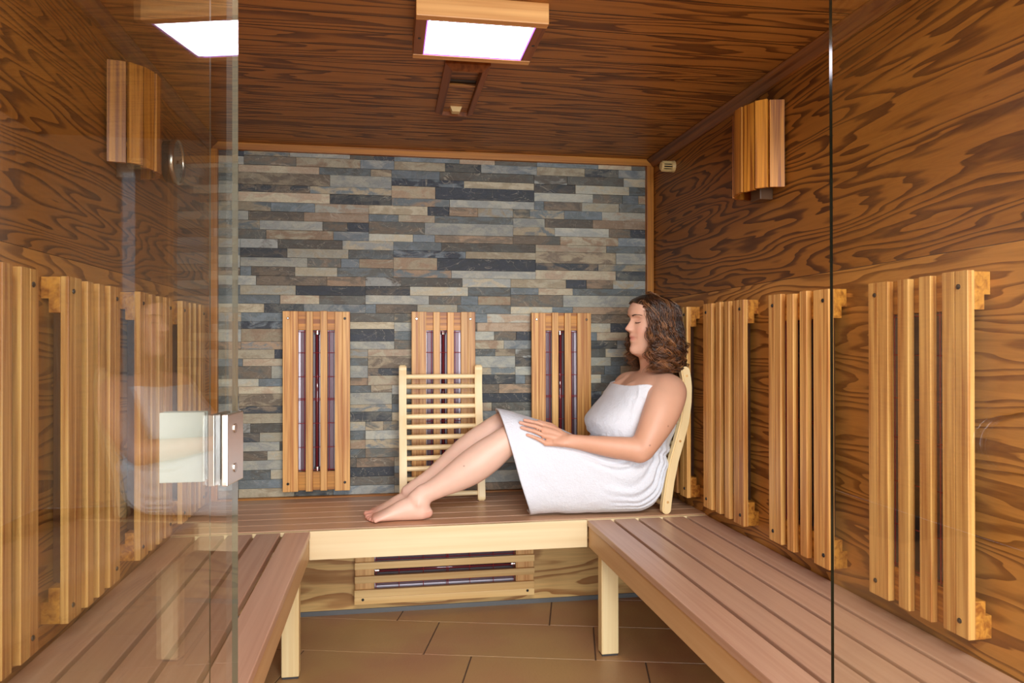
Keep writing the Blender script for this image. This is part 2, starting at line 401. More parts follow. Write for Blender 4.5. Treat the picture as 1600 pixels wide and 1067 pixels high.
def stone(x0, x1, z0, z1, ca_, cb_):
    x0 = max(x0, XL); x1 = min(x1, XR)
    if x1-x0 < .004: return
    d = rs.uniform(.0, .005); y = YB-.016-d
    n0 = set(bm.faces)
    nx = max(1, int((x1-x0)/.03))
    g = .0006
    grid = [[bm.verts.new((x0+g+(x1-x0-2*g)*i/nx, y-(.0022*noise.noise(Vector((x0*9+i*1.7, z0*31, j*2.1))) if 0 < i < nx else -.0015), z0+g+(z1-z0-2*g)*j/2)) for j in range(3)] for i in range(nx+1)]
    fs = []
    for i in range(nx):
        for j in range(2): fs.append(bm.faces.new((grid[i][j], grid[i+1][j], grid[i+1][j+1], grid[i][j+1])))
    bd = [grid[i][0] for i in range(nx+1)]+[grid[nx][1]]+[grid[i][2] for i in range(nx, -1, -1)]+[grid[0][1]]
    bk = [bm.verts.new((v.co.x, YB-.008, v.co.z)) for v in bd]
    for i in range(len(bd)):
        j = (i+1) % len(bd); fs.append(bm.faces.new((bd[j], bd[i], bk[i], bk[j])))
    k = rs.uniform(.88, 1.08)
    def soft(c):
        g_ = sum(c)/3; return (g_+(c[0]-g_)*.88+g_*.0, g_+(c[1]-g_)*.88+2, g_+(c[2]-g_)*.88+1)
    c1 = srgb(*[min(255, v*k) for v in soft(C[ca_])]); c2 = srgb(*[min(255, v*k) for v in soft(C[cb_])])
    for f in fs:
        for l in f.loops: l[la] = c1; l[lb] = c2
H1 = 1.829                                  # top of tile row 1
for r, tiles in rows.items():
    top = H1-(r-1)*.152
    allt = [(tiles[0][0]-.617, P5 if r % 2 else P4)]+tiles+[(tiles[-1][0]+.617, P2 if r % 2 else P6)]
    for (tx, pat), nxt in zip(allt, allt[1:]+[(allt[-1][0]+.617, None)]):
        w = nxt[0]-tx; z = top
        for (h, stones) in pat:
            z0 = z-h*.152; p0 = 0
            if z0 < ZC:
                for (p1, a, b2) in stones:
                    if z0 > .30: stone(tx+p0*w, tx+p1*w, z0, min(z, ZC), a, b2)
                    p0 = p1
            z = z0
struct(bmobj('wall_back', bm, [M['stone'], M['grout_light']]))
# veneer board closing the space under the back bench, on a dark strip of skirting
bm = bmesh.new(); box(bm, (XL, 3.085, .018), (XR, 3.105, .42)); struct(bmobj('trim_6', bm, M['veneer_panel']))
bm = bmesh.new(); box(bm, (XL, 3.079, 0), (XR, 3.105, .018)); struct(bmobj('baseboard_back', bm, plain('skirting_strip', srgb(96, 98, 98), .6)))
# trims round the stone and in the ceiling corners
struct(boxo('trim_1', (XL+.002, YB-.042, .40), (XL+.034, YB-.016, ZC-.03), M['trim'], bev=.002))
struct(boxo('trim_2', (XR-.034, YB-.042, .40), (XR-.002, YB-.016, ZC-.03), M['trim'], bev=.002))
struct(boxo('trim_3', (XL+.002, YB-.042, ZC-.030), (XR-.002, YB-.008, ZC-.0005), M['trim_x'], bev=.002))
for nm, x, s in (('trim_7', XL, 1), ('trim_8', XR, -1)):
    bm = bmesh.new()
    prof = [(0, 0), (.034, 0), (.034, -.004), (.030, -.010), (.018, -.020), (.010, -.032), (.004, -.036), (0, -.036)]
    prof = [(x+s*(a+.0005), ZC+b-.0005) for a, b in prof]
    prism(bm, prof, 'y', YG, YB-.043)
    struct(bmobj(nm, bm, M['mould_y']))

# anteroom behind the camera (seen only in the glass)
bm = bmesh.new(); box(bm, (-2.3, -3.3, 2.5), (3.3, YG, 2.53)); struct(bmobj('ceiling_anteroom', bm, M['veneer_low']))
bm = bmesh.new(); box(bm, (-2.33, -3.3, 0), (-2.3, YG, 2.5)); struct(bmobj('wall_anteroom_left', bm, M['plaster']))
bm = bmesh.new(); box(bm, (3.3, -3.3, 0), (3.33, YG, 2.5)); struct(bmobj('wall_anteroom_right', bm, M['veneer_low']))
bm = bmesh.new()
box(bm, (-2.3, YG, 0), (XL-.03, YG+.06, 2.5)); box(bm, (XR+.03, YG, 0), (3.3, YG+.06, 2.5)); box(bm, (XL-.03, YG, ZC+.03), (XR+.03, YG+.06, 2.5))
struct(bmobj('wall_anteroom_front', bm, M['plaster']))
bm = bmesh.new()
# back wall with openings: wide window shaped for the added fill lamp, x -1..2.1, z .8..2.3 ; narrow x -1.86..-1.70 ; narrow x 2.95..3.15
for a in [((-2.3, 0), (3.3, .2)), ((-2.3, 2.3), (3.3, 2.5)), ((-2.3, .2), (-1.80, 2.3)), ((-1.68, .2), (-1.0, 2.3)), ((2.1, .2), (2.98, 2.3)), ((3.08, .2), (3.3, 2.3))]:
    box(bm, (a[0][0], -3.36, a[0][1]), (a[1][0], -3.3, a[1][1]))
struct(bmobj('wall_anteroom_back', bm, M['plaster']))
for i, (x0, x1) in enumerate(((-1.0, 2.1), (-1.80, -1.68), (2.98, 3.08))):
    bm = bmesh.new(); t = .03
    box(bm, (x0, -3.35, .2), (x0+t*.5, -3.31, 2.3)); box(bm, (x1-t*.5, -3.35, .2), (x1, -3.31, 2.3))
    box(bm, (x0, -3.35, .2), (x1, -3.31, .2+t)); box(bm, (x0, -3.35, 2.3-t), (x1, -3.31, 2.3))
    if i == 0: box(bm, (.53, -3.35, .2), (.57, -3.31, 2.3))
    w = struct(bmobj('window_%d' % (i+3), bm, M['white_frame']))
    boxo('pane', (x0+.01, -3.332, .21), (x1-.01, -3.328, 2.29), M['glass'], w)

# ------------------------------------------------------------------ glass front of the cabin
def pane(name, x0, x1, zt, edge):
    bm = bmesh.new(); box(bm, (x0, YG-.004, .012), (x1, YG+.004, zt))
    for f in bm.faces:
        if abs(f.normal.y) < .5: f.material_index = 1
    return struct(bmobj(name, bm, [M['glass'], edge]))
w1 = pane('window_1', XL, -.236, ZC, M['glass_edge_light'])
w2 = pane('window_2', .682, XR, ZC, M['glass_edge'])
# door standing open towards the photographer
dd = Vector((-.1386, -.9903, 0)); dn = Vector((dd.y, -dd.x, 0))
door = empty('door_1', (-.206, 1.072, 0)); struct(door)
door.rotation_euler = (0, 0, math.atan2(dd.y, dd.x))
bm = bmesh.new(); box(bm, (0, -.004, .012), (.80, .004, ZC))
for f in bm.faces:
    if abs(f.normal.y) < .5: f.material_index = 1
bmobj('pane', bm, [M['glass'], M['glass_edge_light']], door)
for zc in (.951, 1.72 if False else .30,):
    hg = empty('hinge', (0, 0, 0)); hg.parent = door
    if zc == .951: pass
    # plates on the door leaf, both faces
    bm = bmesh.new()
    for s in (-1, 1):
        box(bm, (.004, s*.0045, zc-.046), (.064, s*.0125, zc+.046), .0012)
    box(bm, (-.010, -.008, zc-.026), (.006, .008, zc+.020), .001)
    bmobj('leaf_plate', bm, M['steel'], hg)
    bm = bmesh.new()
    for dz in (-.026, .026):
        for s in (-1, 1):
            cyl(bm, (.036, s*.0122, zc+dz), (.036, s*.0136, zc+dz), .0062, seg=14)
    bmobj('screw', bm, M['bezel'], hg)
    bm = bmesh.new(); cyl(bm, (-.012, 0, zc-.045), (-.012, 0, zc+.045), .0055, seg=14); bmobj('pin', bm, M['steel'], hg, True)
for zc in (.951, .30):
    bm = bmesh.new()
    for s in (-1, 1): box(bm, (-.297, YG+s*.0045, zc-.0465), (-.240, YG+s*.0125, zc+.0465), .0012)
    h = bmobj('hinge_plate', bm, M['satin_plate'], w1)
# bow handle on the right-hand pane
bm = bmesh.new(); pts = []
for k in range(25):
    a = -PI*.5+PI*k/24
    pts.append((1.055-.055*math.cos(a)*.9, YG-.05-.02*math.cos(a), .915+.05*math.sin(a)))
pts = [(1.14, YG-.006, .865)]+[(1.10, YG-.05, .865)]+pts+[(1.10, YG-.05, .985), (1.14, YG-.006, 1.0)]
tube(bm, pts, .0065, 10); bmobj('handle', bm, M['chrome'], w2, True)

# ------------------------------------------------------------------ benches
def board(parent, a, b, mat): return boxo('board', a, b, mat, parent, .003)
T = .022
bb = empty('back_bench', (.232, 2.9, 0)); tag(bb, 'wide slatted wooden bench along the stone wall, with a pale front board', 'bench')
def rel(e, p): return (p[0]-e.location.x, p[1]-e.location.y, p[2]-e.location.z)
ys = np.linspace(2.622, 3.160, 7)
for a, b in zip(ys, ys[1:]):
    board(bb, rel(bb, (XL+.002, a+.006, ZS-T)), rel(bb, (XR-.002, b+.002, ZS)), M['bench_x'])
boxo('front_board', rel(bb, (XL+.452, YF, ZS-.097)), rel(bb, (.7095, YF+.021, ZS)), M['aspen_x'], bb, .002)
boxo('edge_strip', rel(bb, (XL+.01, YF, ZS-.014)), rel(bb, (XL+.451, YF+.020, ZS-.0005)), M['aspen_x'], bb)
boxo('edge_strip', rel(bb, (.711, YF, ZS-.014)), rel(bb, (XR-.01, YF+.020, ZS-.0005)), M['aspen_x'], bb)
for x in (XL+.02, .22, XR-.06):
    boxo('support', rel(bb, (x, YF+.03, ZS-T-.055)), rel(bb, (x+.04, 3.075, ZS-T-.001)), M['aspen_y'], bb)
bm = bmesh.new(); box(bm, rel(bb, (XL+.003, 3.164, ZS-.03)), rel(bb, (XR-.003, 3.192, ZS+.004))); bmobj('rear_strip', bm, M['trim_x'], bb)

def side_bench(name, x0, x1, inner, label):
    e = empty(name, ((x0+x1)/2, 1.8, 0)); tag(e, label, 'bench')
    w = (x1-x0)/5
    for k in range(5):
        a = x0+k*w; b = a+w
        front = (inner > 0 and k == 4) or (inner < 0 and k == 0)
        board(e, rel(e, (a+(.0 if front and inner < 0 else .006), 1.10, ZS-T)), rel(e, (b-(.0 if front and inner > 0 else .006), YF-.002, ZS)), M['bench_y'])
    xi = x1 if inner > 0 else x0
    s = -inner
    boxo('front_rail', rel(e, (xi+s*.004, 1.10, ZS-.096)), rel(e, (xi+s*.026, YF-.002, ZS-T-.0005)), M['aspen_y'], e, .002)
    for y in (2.512, 1.35):
        lx0, lx1 = sorted((xi+s*.014+s*.013, xi+s*.070))
        if inner < 0: lx0, lx1 = xi+.0265, xi+.0265+.062
        else: lx0, lx1 = xi-.027-.056, xi-.027
        l = boxo('leg', rel(e, (lx0, y, .006)), rel(e, (lx1, y+.045, ZS-T-.001)), M['aspen_z'], e, .004)
        boxo('foot_pad', rel(e, (lx0+.003, y+.002, .0002)), rel(e, (lx1-.003, y+.043, .006)), M['rubber'], l)
    for y in (1.45, 2.45):
        xx = sorted((xi+s*.0265, (x0 if inner > 0 else x1)+(.004 if inner > 0 else -.004)))
        boxo('cross_bar', rel(e, (xx[0], y-.05, ZS-T-.056)), rel(e, (xx[1], y-.01, ZS-T-.001)), M['aspen_x'], e)
side_bench('side_bench', XL+.004, -.2566, 1, 'brown slatted bench along the left wall, partly behind the glass door')
side_bench('side_bench', .7102, XR-.004, -1, 'brown slatted bench along the right wall, with a pale square leg at its far end')

# ------------------------------------------------------------------ infrared heaters
def heater(w, h, label, loc, rz, horiz=False, stile=None, narrow=None, group=None, silver=()):
    """w across, h along; local wall plane y=0, outward -y"""
    e = empty('infrared_heater', loc, rz); tag(e, label, 'heater', group)
    def bx(bm, a0, a1, l0, l1, y0, y1, bev=0, mi=0):
        if horiz: return box(bm, (l0, y0, a0), (l1, y1, a1), bev, mi)
        return box(bm, (a0, y0, l0), (a1, y1, l1), bev, mi)
    st = stile or w*.225; sn = narrow or w*.12; gap = (w-2*st-2*sn)/3
    yf0, yf1 = -.055, -.039
    slats = [(0, st, True), (st+gap, st+gap+sn, False), (st+2*gap+sn, st+2*gap+2*sn, False), (w-st, w, True)]
    sm = M['slat_x'] if horiz else M['slat']
    for a0, a1, wide in slats:
        bm = bmesh.new(); dz = random.uniform(-.002, .002)
        if wide:
            mid = a0+(a1-a0)*(.5)
            bx(bm, a0, mid-.0008, 0+dz, h+dz, yf0, yf1, .0015); bx(bm, mid+.0008, a1, dz, h+dz, yf0, yf1, .0015)
            bx(bm, mid-.003, mid+.003, .002+dz, h-.002+dz, yf0+.003, yf1-.001)
        else: bx(bm, a0, a1, dz, h+dz, yf0, yf1, .002)
        bmobj('slat', bm, sm, e)
    bh = h*.105
    for l0, l1, t in ((0.001, bh, 0), (h-bh, h-.001, 1)):
        bm = bmesh.new(); bx(bm, .001, w-.001, l0, l1, yf1+.0005, -.016, .001)
        if t: bx(bm, .004, w-.004, l0+.03, l1, -.0155, -.0005)
        else: bx(bm, .004, w-.004, l0, l1-.03, -.0155, -.0005)
        bmobj('cross_block', bm, M['block_z'] if horiz else M['block'], e)
    l0, l1 = bh+.001, h-bh-.001
    # folded reflector tray
    bm = bmesh.new(); a0, a1 = w*.10, w*.90
    prof = [(a0, -.030), (a0+.012, -.010), (w*.30, -.006), (w*.5, -.012), (w*.70, -.006), (a1-.012, -.010), (a1, -.030)]
    def P(a, y, l): return (l, y, a) if horiz else (a, y, l)
    for (p, q) in zip(prof, prof[1:]):
        bm.faces.new([bm.verts.new(P(p[0], p[1], l0)), bm.verts.new(P(q[0], q[1], l0)), bm.verts.new(P(q[0], q[1], l1)), bm.verts.new(P(p[0], p[1], l1))])
    bmesh.ops.remove_doubles(bm, verts=bm.verts[:], dist=1e-5)
    bmesh.ops.solidify(bm, geom=bm.faces[:], thickness=.0012)
    bmobj('reflector', bm, M['tray'], e)
    # emitter tube and side panels
    bm = bmesh.new(); cyl(bm, P(w*.5, -.024, l0+.015), P(w*.5, -.024, l1-.015), .0085, seg=20); t = bmobj('emitter_tube', bm, M['tube'], e, True)
    bm = bmesh.new()
    bm.free()
    for s in (l0+.002, l1-.017):
        bm = bmesh.new(); cyl(bm, P(w*.5, -.024, s), P(w*.5, -.024, s+.015), .0105, seg=16); bmobj('tube_socket', bm, M['steel'], t)
    for ac in (.30, .70):
        bm = bmesh.new(); bx(bm, w*ac-.013, w*ac+.013, l0+.004, l1-.004, -.020, -.0165, .001); bmobj('emitter_strip', bm, M['tube_light'], e)
    # red wire guard
    bm = bmesh.new(); yw = -.0365
    for k in range(9):
        a = w*(.13+.74*k/8)
        tube(bm, [P(a, yw, l0), P(a, yw, l1)], .0012, 5)
    for l in [l0+.006]+[l0+(l1-l0)*f for f in (.17, .34, .505, .515, .67, .84)]+[l1-.006]:
        tube(bm, [P(w*.10, yw+.0014, l), P(w*.90, yw+.0014, l)], .0013, 5)
    bmobj('wire_guard', bm, M['red_wire'], e)
    for i, (a, l) in enumerate(((st*.34, .032), (w-st*.34, .032), (st*.34, h-.030), (w-st*.34, h-.030))):
        bm = bmesh.new(); p = Vector(P(a, yf0+.0005, l)); q = p+Vector((0, -.0022, 0)); q2 = p+Vector((0, -.0040, 0))
        cyl(bm, p, q, .0056, .0052, 14); cyl(bm, q, q2, .0052, .0028, 14)
        s = bmobj('screw', bm, M['chrome'] if i in silver else M['black'], e)
    return e
hz = .507; hh = .724
heater(.267, .735, 'pine-slatted heater on the stone wall, nearest the glass door and fully in view', (-.418, YB-.0215, .491), 0, stile=.0605, narrow=.0275, silver=(2,))
heater(.267, .735, 'pine-slatted heater on the stone wall, behind the propped-up wooden backrest', (.101, YB-.0215, .491), 0, stile=.0605, narrow=.0275, silver=(2, 3))
heater(.262, .735, 'pine-slatted heater on the stone wall, beside the seated woman\'s face and chest', (.612, YB-.0215, .491), 0, stile=.0605, narrow=.0275, silver=(2, 3))
for y, lb in ((2.975, 'slatted heater in the back right corner, mostly hidden by the seated woman'),
              (2.522, 'slatted heater on the right wall, first one in front of the seated woman\'s backrest'),
              (2.058, 'slatted heater on the right wall ending at the dark edge of the glass pane'),
              (1.592, 'slatted heater on the right wall seen through the glass pane, nearest the camera')):
    heater(.304, hh, lb, (XR-.0022, y, hz), -PI/2, stile=.068, narrow=.034)
for y, lb in ((1.245, 'slatted heater on the left wall cut by the left edge of the photo'),
              (1.684, 'slatted heater on the left wall, directly below the curved lamp shade'),
              (2.142, 'slatted heater on the left wall, seen through the door just left of the hinge'),
              (2.560, 'slatted heater on the left wall in the far corner beside the stone')):
    heater(.304, hh, lb, (XL+.0022, y, hz), PI/2, stile=.068, narrow=.034)
heater(.250, .730, 'horizontal slatted heater low under the back bench', (-.128, 3.0845, .052), 0, horiz=True, stile=.057, narrow=.0275)

# ------------------------------------------------------------------ wall lamps
def sconce(loc, rz, label):
    e = empty('wall_lamp', loc, rz); tag(e, label, 'lamp')
    WSC, DSC = .225, .095
    w, dpt, h = WSC, DSC, .262
    n = 7; arc = []
    for k in range(n+1):
        t = PI*(.5+.5*(k-n/2)/(n/2)*.98); t = PI*k/n
        arc.append((w/2-w/2*math.cos(t), -dpt*math.sin(t)**.8-.004))
    for k in range(n):
        (x0, y0), (x1, y1) = arc[k], arc[k+1]
        d = Vector((x1-x0, y1-y0)); L = d.length; u = d/L; nn = Vector((u.y, -u.x))
        a = .0034; th = .011
        p0 = Vector((x0, y0))+u*a; p1 = Vector((x0, y0))+u*(L-a)
        if k % 2: p0 += nn*.004; p1 += nn*.004
        bm = bmesh.new()
        prism(bm, [(p0.x, p0.y), (p1.x, p1.y), (p1.x-nn.x*th, p1.y-nn.y*th), (p0.x-nn.x*th, p0.y-nn.y*th)], 'z', random.uniform(-.002, .002), h+random.uniform(-.002, .002))
        bmobj('shade_slat', bm, M['shade'], e)
    for z in (.045, h-.055):
        bm = bmesh.new(); ins = [(w/2+(x-w/2)*.90, y*.86) for x, y in arc]
        ins2 = [(w/2+(x-w/2)*.84, y*.78) for x, y in arc]
        prism(bm, ins+ins2[::-1], 'z', z, z+.012); bmobj('shade_rib', bm, M['block'], e)
    bm = bmesh.new(); box(bm, (.085, -.045, -.022), (.145, -.0005, .20), .004); hsg = bmobj('lamp_holder', bm, M['frost'], e)
    bm = bmesh.new(); cyl(bm, (.11, -.052, .06), (.11, -.052, .19), .02, seg=20); bmobj('bulb', bm, plain('bulb_glass', srgb(225, 220, 205), .3), hsg, True)
sconce((XL, 2.040, 1.556), PI/2, 'curved slatted wooden lamp shade high on the left wall, beside the round thermometer')
sconce((XR, 2.275, 1.556), -PI/2, 'curved slatted wooden lamp shade high on the right wall, left of the dark glass edge')

# round thermometer
e = empty('round_thermometer', (XL, 2.585, 1.687), PI/2); tag(e, 'round metal-rimmed thermometer on the left wall beside the lamp shade', 'thermometer')
bm = bmesh.new(); cyl(bm, (0, -.0005, 0), (0, -.030, 0), .066, .070, 40); bmobj('case', bm, M['dial_dark'], e, False)
bm = bmesh.new(); rim = [(.0715*math.cos(2*PI*k/48), -.034, .0715*math.sin(2*PI*k/48)) for k in range(48)]
for k in range(48):
    a0, a1 = 2*PI*k/48, 2*PI*(k+1)/48
    for (r0, y0), (r1, y1) in (((.074, -.026), (.074, -.038)), ((.074, -.038), (.070, -.042)), ((.070, -.042), (.0655, -.038)), ((.0655, -.038), (.0655, -.030))):
        bm.faces.new([bm.verts.new(v) for v in ((r0*math.cos(a0), y0, r0*math.sin(a0)), (r0*math.cos(a1), y0, r0*math.sin(a1)), (r1*math.cos(a1), y1, r1*math.sin(a1)), (r1*math.cos(a0), y1, r1*math.sin(a0)))])
bmesh.ops.remove_doubles(bm, verts=bm.verts[:], dist=1e-5); bmobj('bezel', bm, M['bezel'], e, True)
bm = bmesh.new(); cyl(bm, (0, -.0305, 0), (0, -.034, 0), .0655, seg=40); dial = bmobj('dial', bm, M['dial'], e)
bm = bmesh.new()
for k in range(21):
    a = math.radians(225-270*k/20); r0 = .050 if k % 5 else .044
    u = Vector((math.cos(a), 0, math.sin(a))); tube(bm, [u*r0+Vector((0, -.0344, 0)), u*.058+Vector((0, -.0344, 0))], .0010, 4)
bmobj('scale_mark', bm, M['dial_dark'], dial)
bm = bmesh.new(); tube(bm, [(-.012, -.036, -.008), (.045, -.036, .022)], [.0016, .0006], 5); cyl(bm, (0, -.0342, 0), (0, -.038, 0), .005, seg=14); bmobj('needle', bm, M['dial_dark'], dial)
# sensor cage in the upper right corner
e = empty('sensor_housing', (XR, 2.935, 1.826), -PI/2); tag(e, 'small cream plastic slotted sensor cage high on the right wall near the corner', 'sensor')
bm = bmesh.new(); cyl(bm, (0, -.0005, 0), (0, -.014, 0), .024, .022, 20); bmobj('wall_flange', bm, M['cream'], e)
bm = bmesh.new(); cyl(bm, (0, -.05, 0), (0, -.058, 0), .021, .016, 20); bmobj('cap', bm, M['cream'], e)
bm = bmesh.new()
for k in range(12):
    a = 2*PI*k/12; tube(bm, [(.0195*math.cos(a), -.013, .0195*math.sin(a)), (.0195*math.cos(a), -.052, .0195*math.sin(a))], .003, 6)
bmobj('cage_bar', bm, M['cream'], e)
bm = bmesh.new(); cyl(bm, (0, -.013, 0), (0, -.05, 0), .012, seg=14); bmobj('sensor_core', bm, M['black'], e)

# ceiling light
e = empty('ceiling_light', (.228, 1.893, ZC)); tag(e, 'glowing square light in a thick wooden frame on the ceiling', 'ceiling light')
x0, x1, y0, y1, zb = .068-.228, .387-.228, 1.758-1.893, 2.027-1.893, -.052
fr = .027
for (a, b, m_) in (((x0, y0, zb), (x1, y0+fr, -.0005), 'lamp_frame'), ((x0, y1-fr, zb), (x1, y1, -.0005), 'lamp_frame'), ((x0, y0+fr, zb+.001), (x0+fr, y1-fr, -.0005), 'dark_frame'), ((x1-fr, y0+fr, zb+.001), (x1, y1-fr, -.0005), 'dark_frame')):
    boxo('frame_bar', a, b, M[m_], e, .002)
bm = bmesh.new(); box(bm, (x0+fr, y0+fr, zb+.004), (x1-fr, y1-fr, zb+.010)); dif = bmobj('diffuser', bm, M['light_panel'], e)
bm = bmesh.new(); t = .003
for a, b in (((x0+fr, y0+fr), (x0+fr+t, y1-fr)), ((x1-fr-t, y0+fr), (x1-fr, y1-fr)), ((x0+fr+t, y0+fr), (x1-fr-t, y0+fr+t)), ((x0+fr+t, y1-fr-t), (x1-fr-t, y1-fr))):
    box(bm, (a[0], a[1], zb+.0015), (b[0], b[1], zb+.004))
bmobj('diffuser_edge', bm, M['light_edge'], dif)
bm = bmesh.new()
for p in ((x0+.013, .0), (x1-.013, .0)): cyl(bm, (p[0], p[1], zb-.0005), (p[0], p[1], zb+.002), .004, seg=12)
bmobj('screw', bm, M['black'], e)
# sliding ceiling vent
e = empty('ceiling_vent', (.233, 2.385, ZC)); tag(e, 'narrow wooden sliding vent frame on the ceiling behind the light', 'vent')
w2, l2 = .066, .235
def mitre(name, pts, z0, z1, inner_z):
    bm = bmesh.new()
    A = [bm.verts.new((p[0], p[1], z1)) for p in pts]
    B = [bm.verts.new((p[0], p[1], z0 if i < 2 else inner_z)) for i, p in enumerate(pts)]
    bm.faces.new(A); bm.faces.new(B[::-1])
    for i in range(4): bm.faces.new((A[i], A[(i+1) % 4], B[(i+1) % 4], B[i]))
    bmesh.ops.recalc_face_normals(bm, faces=bm.faces[:]); return bmobj(name, bm, M['dark_frame'], e)
i2 = .022
o_ = [(-w2, -l2), (w2, -l2), (w2, l2), (-w2, l2)]; n_ = [(-w2+i2, -l2+i2), (w2-i2, -l2+i2), (w2-i2, l2-i2), (-w2+i2, l2-i2)]
for k in range(4):
    mitre('frame_bar', [o_[k], o_[(k+1) % 4], n_[(k+1) % 4], n_[k]], -.012, -.0005, -.026)
boxo('slider', (-w2+i2+.001, -.05, -.012), (w2-i2-.001, l2-i2-.001, -.004), M['veneer_ceiling'], e, .001)
boxo('slot', (-w2+i2+.001, -.075, -.0025), (w2-i2-.001, -.051, -.0006), M['black'], e)
bm = bmesh.new()
prism(bm, [(-.020, -.0125), (.020, -.0125), (.013, -.030), (-.013, -.030)], 'y', .150, .180); bmobj('knob', bm, M['cream'], e)

# ------------------------------------------------------------------ wooden backrests
def backrest(loc, rz, label, tilt, L=.548, W=.33, RW=.030):
    """local: side rails along z, depth profile along +y (leans to +y), width along x"""
    e = empty('sauna_backrest', loc, rz); tag(e, label, 'backrest')
    prof = [(0, .0), (.04, .004), (.12, .016), (.20, .034), (.27, .056), (.34, .076), (.41, .087), (.47, .089), (.51, .085), (.548, .076)]
    def dp(z):
        for (a, u), (b, v) in zip(prof, prof[1:]):
            if z <= b:
                t = (z-a)/(b-a); t2 = t
                return u+(v-u)*t2+tilt*z
        return prof[-1][1]+tilt*z
    for x in (0, W-RW):
        bm = bmesh.new(); N = 40; hw = .0175
        Ls = []; Rs = []
        for k in range(N+1):
            z = .0175+(L-.035)*k/N
            t = (dp(z+.004)-dp(z-.004 if z > .004 else 0))/.008; nlen = math.hypot(1, t)
            Ls.append((dp(z)-hw/nlen, z+hw*t/nlen)); Rs.append((dp(z)+hw/nlen, z-hw*t/nlen))
        def capp(c, a0, a1): return [(c[0]+hw*math.cos(a0+(a1-a0)*k/10), c[1]+hw*math.sin(a0+(a1-a0)*k/10)) for k in range(1, 10)]
        outl = Rs + capp((dp(L-.0175), L-.0175), 0, PI) + Ls[::-1] + capp((dp(.0175), .0175), PI, 2*PI)
        prism(bm, outl, 'x', x, x+RW)
        bmesh.ops.bevel(bm, geom=[ed for ed in bm.edges if abs(ed.verts[0].co.x-ed.verts[1].co.x) < 1e-6], offset=.004, segments=2, affect='EDGES')
        bmobj('side_rail', bm, M['back_rest'], e, False)
        bm = bmesh.new()
        for z in (.045, .27, L-.035):
            cyl(bm, (x-.0006, dp(z), z), (x+RW+.0006, dp(z), z), .0048, seg=12)
        bmobj('dowel', bm, M['block_z'], e)
    z = .045; zs = [.034]; zz = .093
    while zz < L-.02: zs.append(zz); zz += .0406
    for z in zs:
        bm = bmesh.new(); n = 14
        tube(bm, [(.020+(W-.04)*k/n, dp(z), z) for k in range(n+1)], [.0092+.0016*math.sin(PI*k/n) for k in range(n+1)], 12)
        bmobj('rung', bm, M['rung'], e, True)
    return e
backrest((.048, 2.985, ZS+.0005), 0, 'pale wooden ladder-like backrest propped against the middle heater on the stone wall', .045, W=.342)
# rz -90: local x -> -Y, local +y -> +X
backrest((1.006, 2.956, ZS+.0005), -PI/2+.05, 'pale wooden curved backrest the seated woman leans against', -.004, W=.325)
#PERSON
# ------------------------------------------------------------------ the seated woman
def ring_loft(bm, rings):
    """rings: list of lists of points -> closed skin with end caps"""
    V = [[bm.verts.new(p) for p in r] for r in rings]
    n = len(V[0])
    for a, b in zip(V, V[1:]):
        for k in range(n): bm.faces.new((a[k], a[(k+1) % n], b[(k+1) % n], b[k]))
    bm.faces.new(V[0][::-1]); bm.faces.new(V[-1])
def catmull(P, t):
    """P array (n,d), t in [0,n-1]"""
    n = len(P); i = min(int(t), n-2); f = t-i
    p1, p2 = P[i], P[i+1]; p0 = P[i-1] if i > 0 else 2*p1-p2; p3 = P[i+2] if i+2 < n else 2*p2-p1
    return .5*((2*p1)+(-p0+p2)*f+(2*p0-5*p1+4*p2-p3)*f*f+(-p0+3*p1-3*p2+p3)*f**3)
def limb(bm, pts, side, seg=20, sub=5, round_ends=(True, True)):
    """pts: (x,y,z, ra, rb): ra radius along 'side' direction, rb across it"""
    P = np.array(pts, float); N = (len(P)-1)*sub
    S = [catmull(P, i/sub) for i in range(N+1)]
    if round_ends[0]:
        t = S[0][:3]-S[1][:3]; t /= np.linalg.norm(t); r = min(S[0][3], S[0][4]); add = []
        for a in (80, 60, 40, 20):
            q = S[0].copy(); q[:3] = S[0][:3]+t*r*math.sin(math.radians(a)); q[3:] = S[0][3:]*math.cos(math.radians(a)); add.append(q)
        S = add+S
    if round_ends[1]:
        t = S[-1][:3]-S[-2][:3]; t /= np.linalg.norm(t); r = min(S[-1][3], S[-1][4]); b0 = S[-1].copy()
        for a in (20, 40, 60, 80):
            q = b0.copy(); q[:3] = b0[:3]+t*r*math.sin(math.radians(a)); q[3:] = b0[3:]*math.cos(math.radians(a)); S.append(q)
    side = Vector(side); rings = []
    for i, s in enumerate(S):
        a = Vector(S[max(i-1, 0)][:3]); b = Vector(S[min(i+1, len(S)-1)][:3]); t = (b-a).normalized()
        u = (side-t*side.dot(t)).normalized(); v = t.cross(u)
        c = Vector(s[:3])
        rings.append([c+u*(s[3]*math.cos(2*PI*k/seg))+v*(s[4]*math.sin(2*PI*k/seg)) for k in range(seg)])
    ring_loft(bm, rings)
def sgnp(c, e): return math.copysign(abs(c)**e, c)

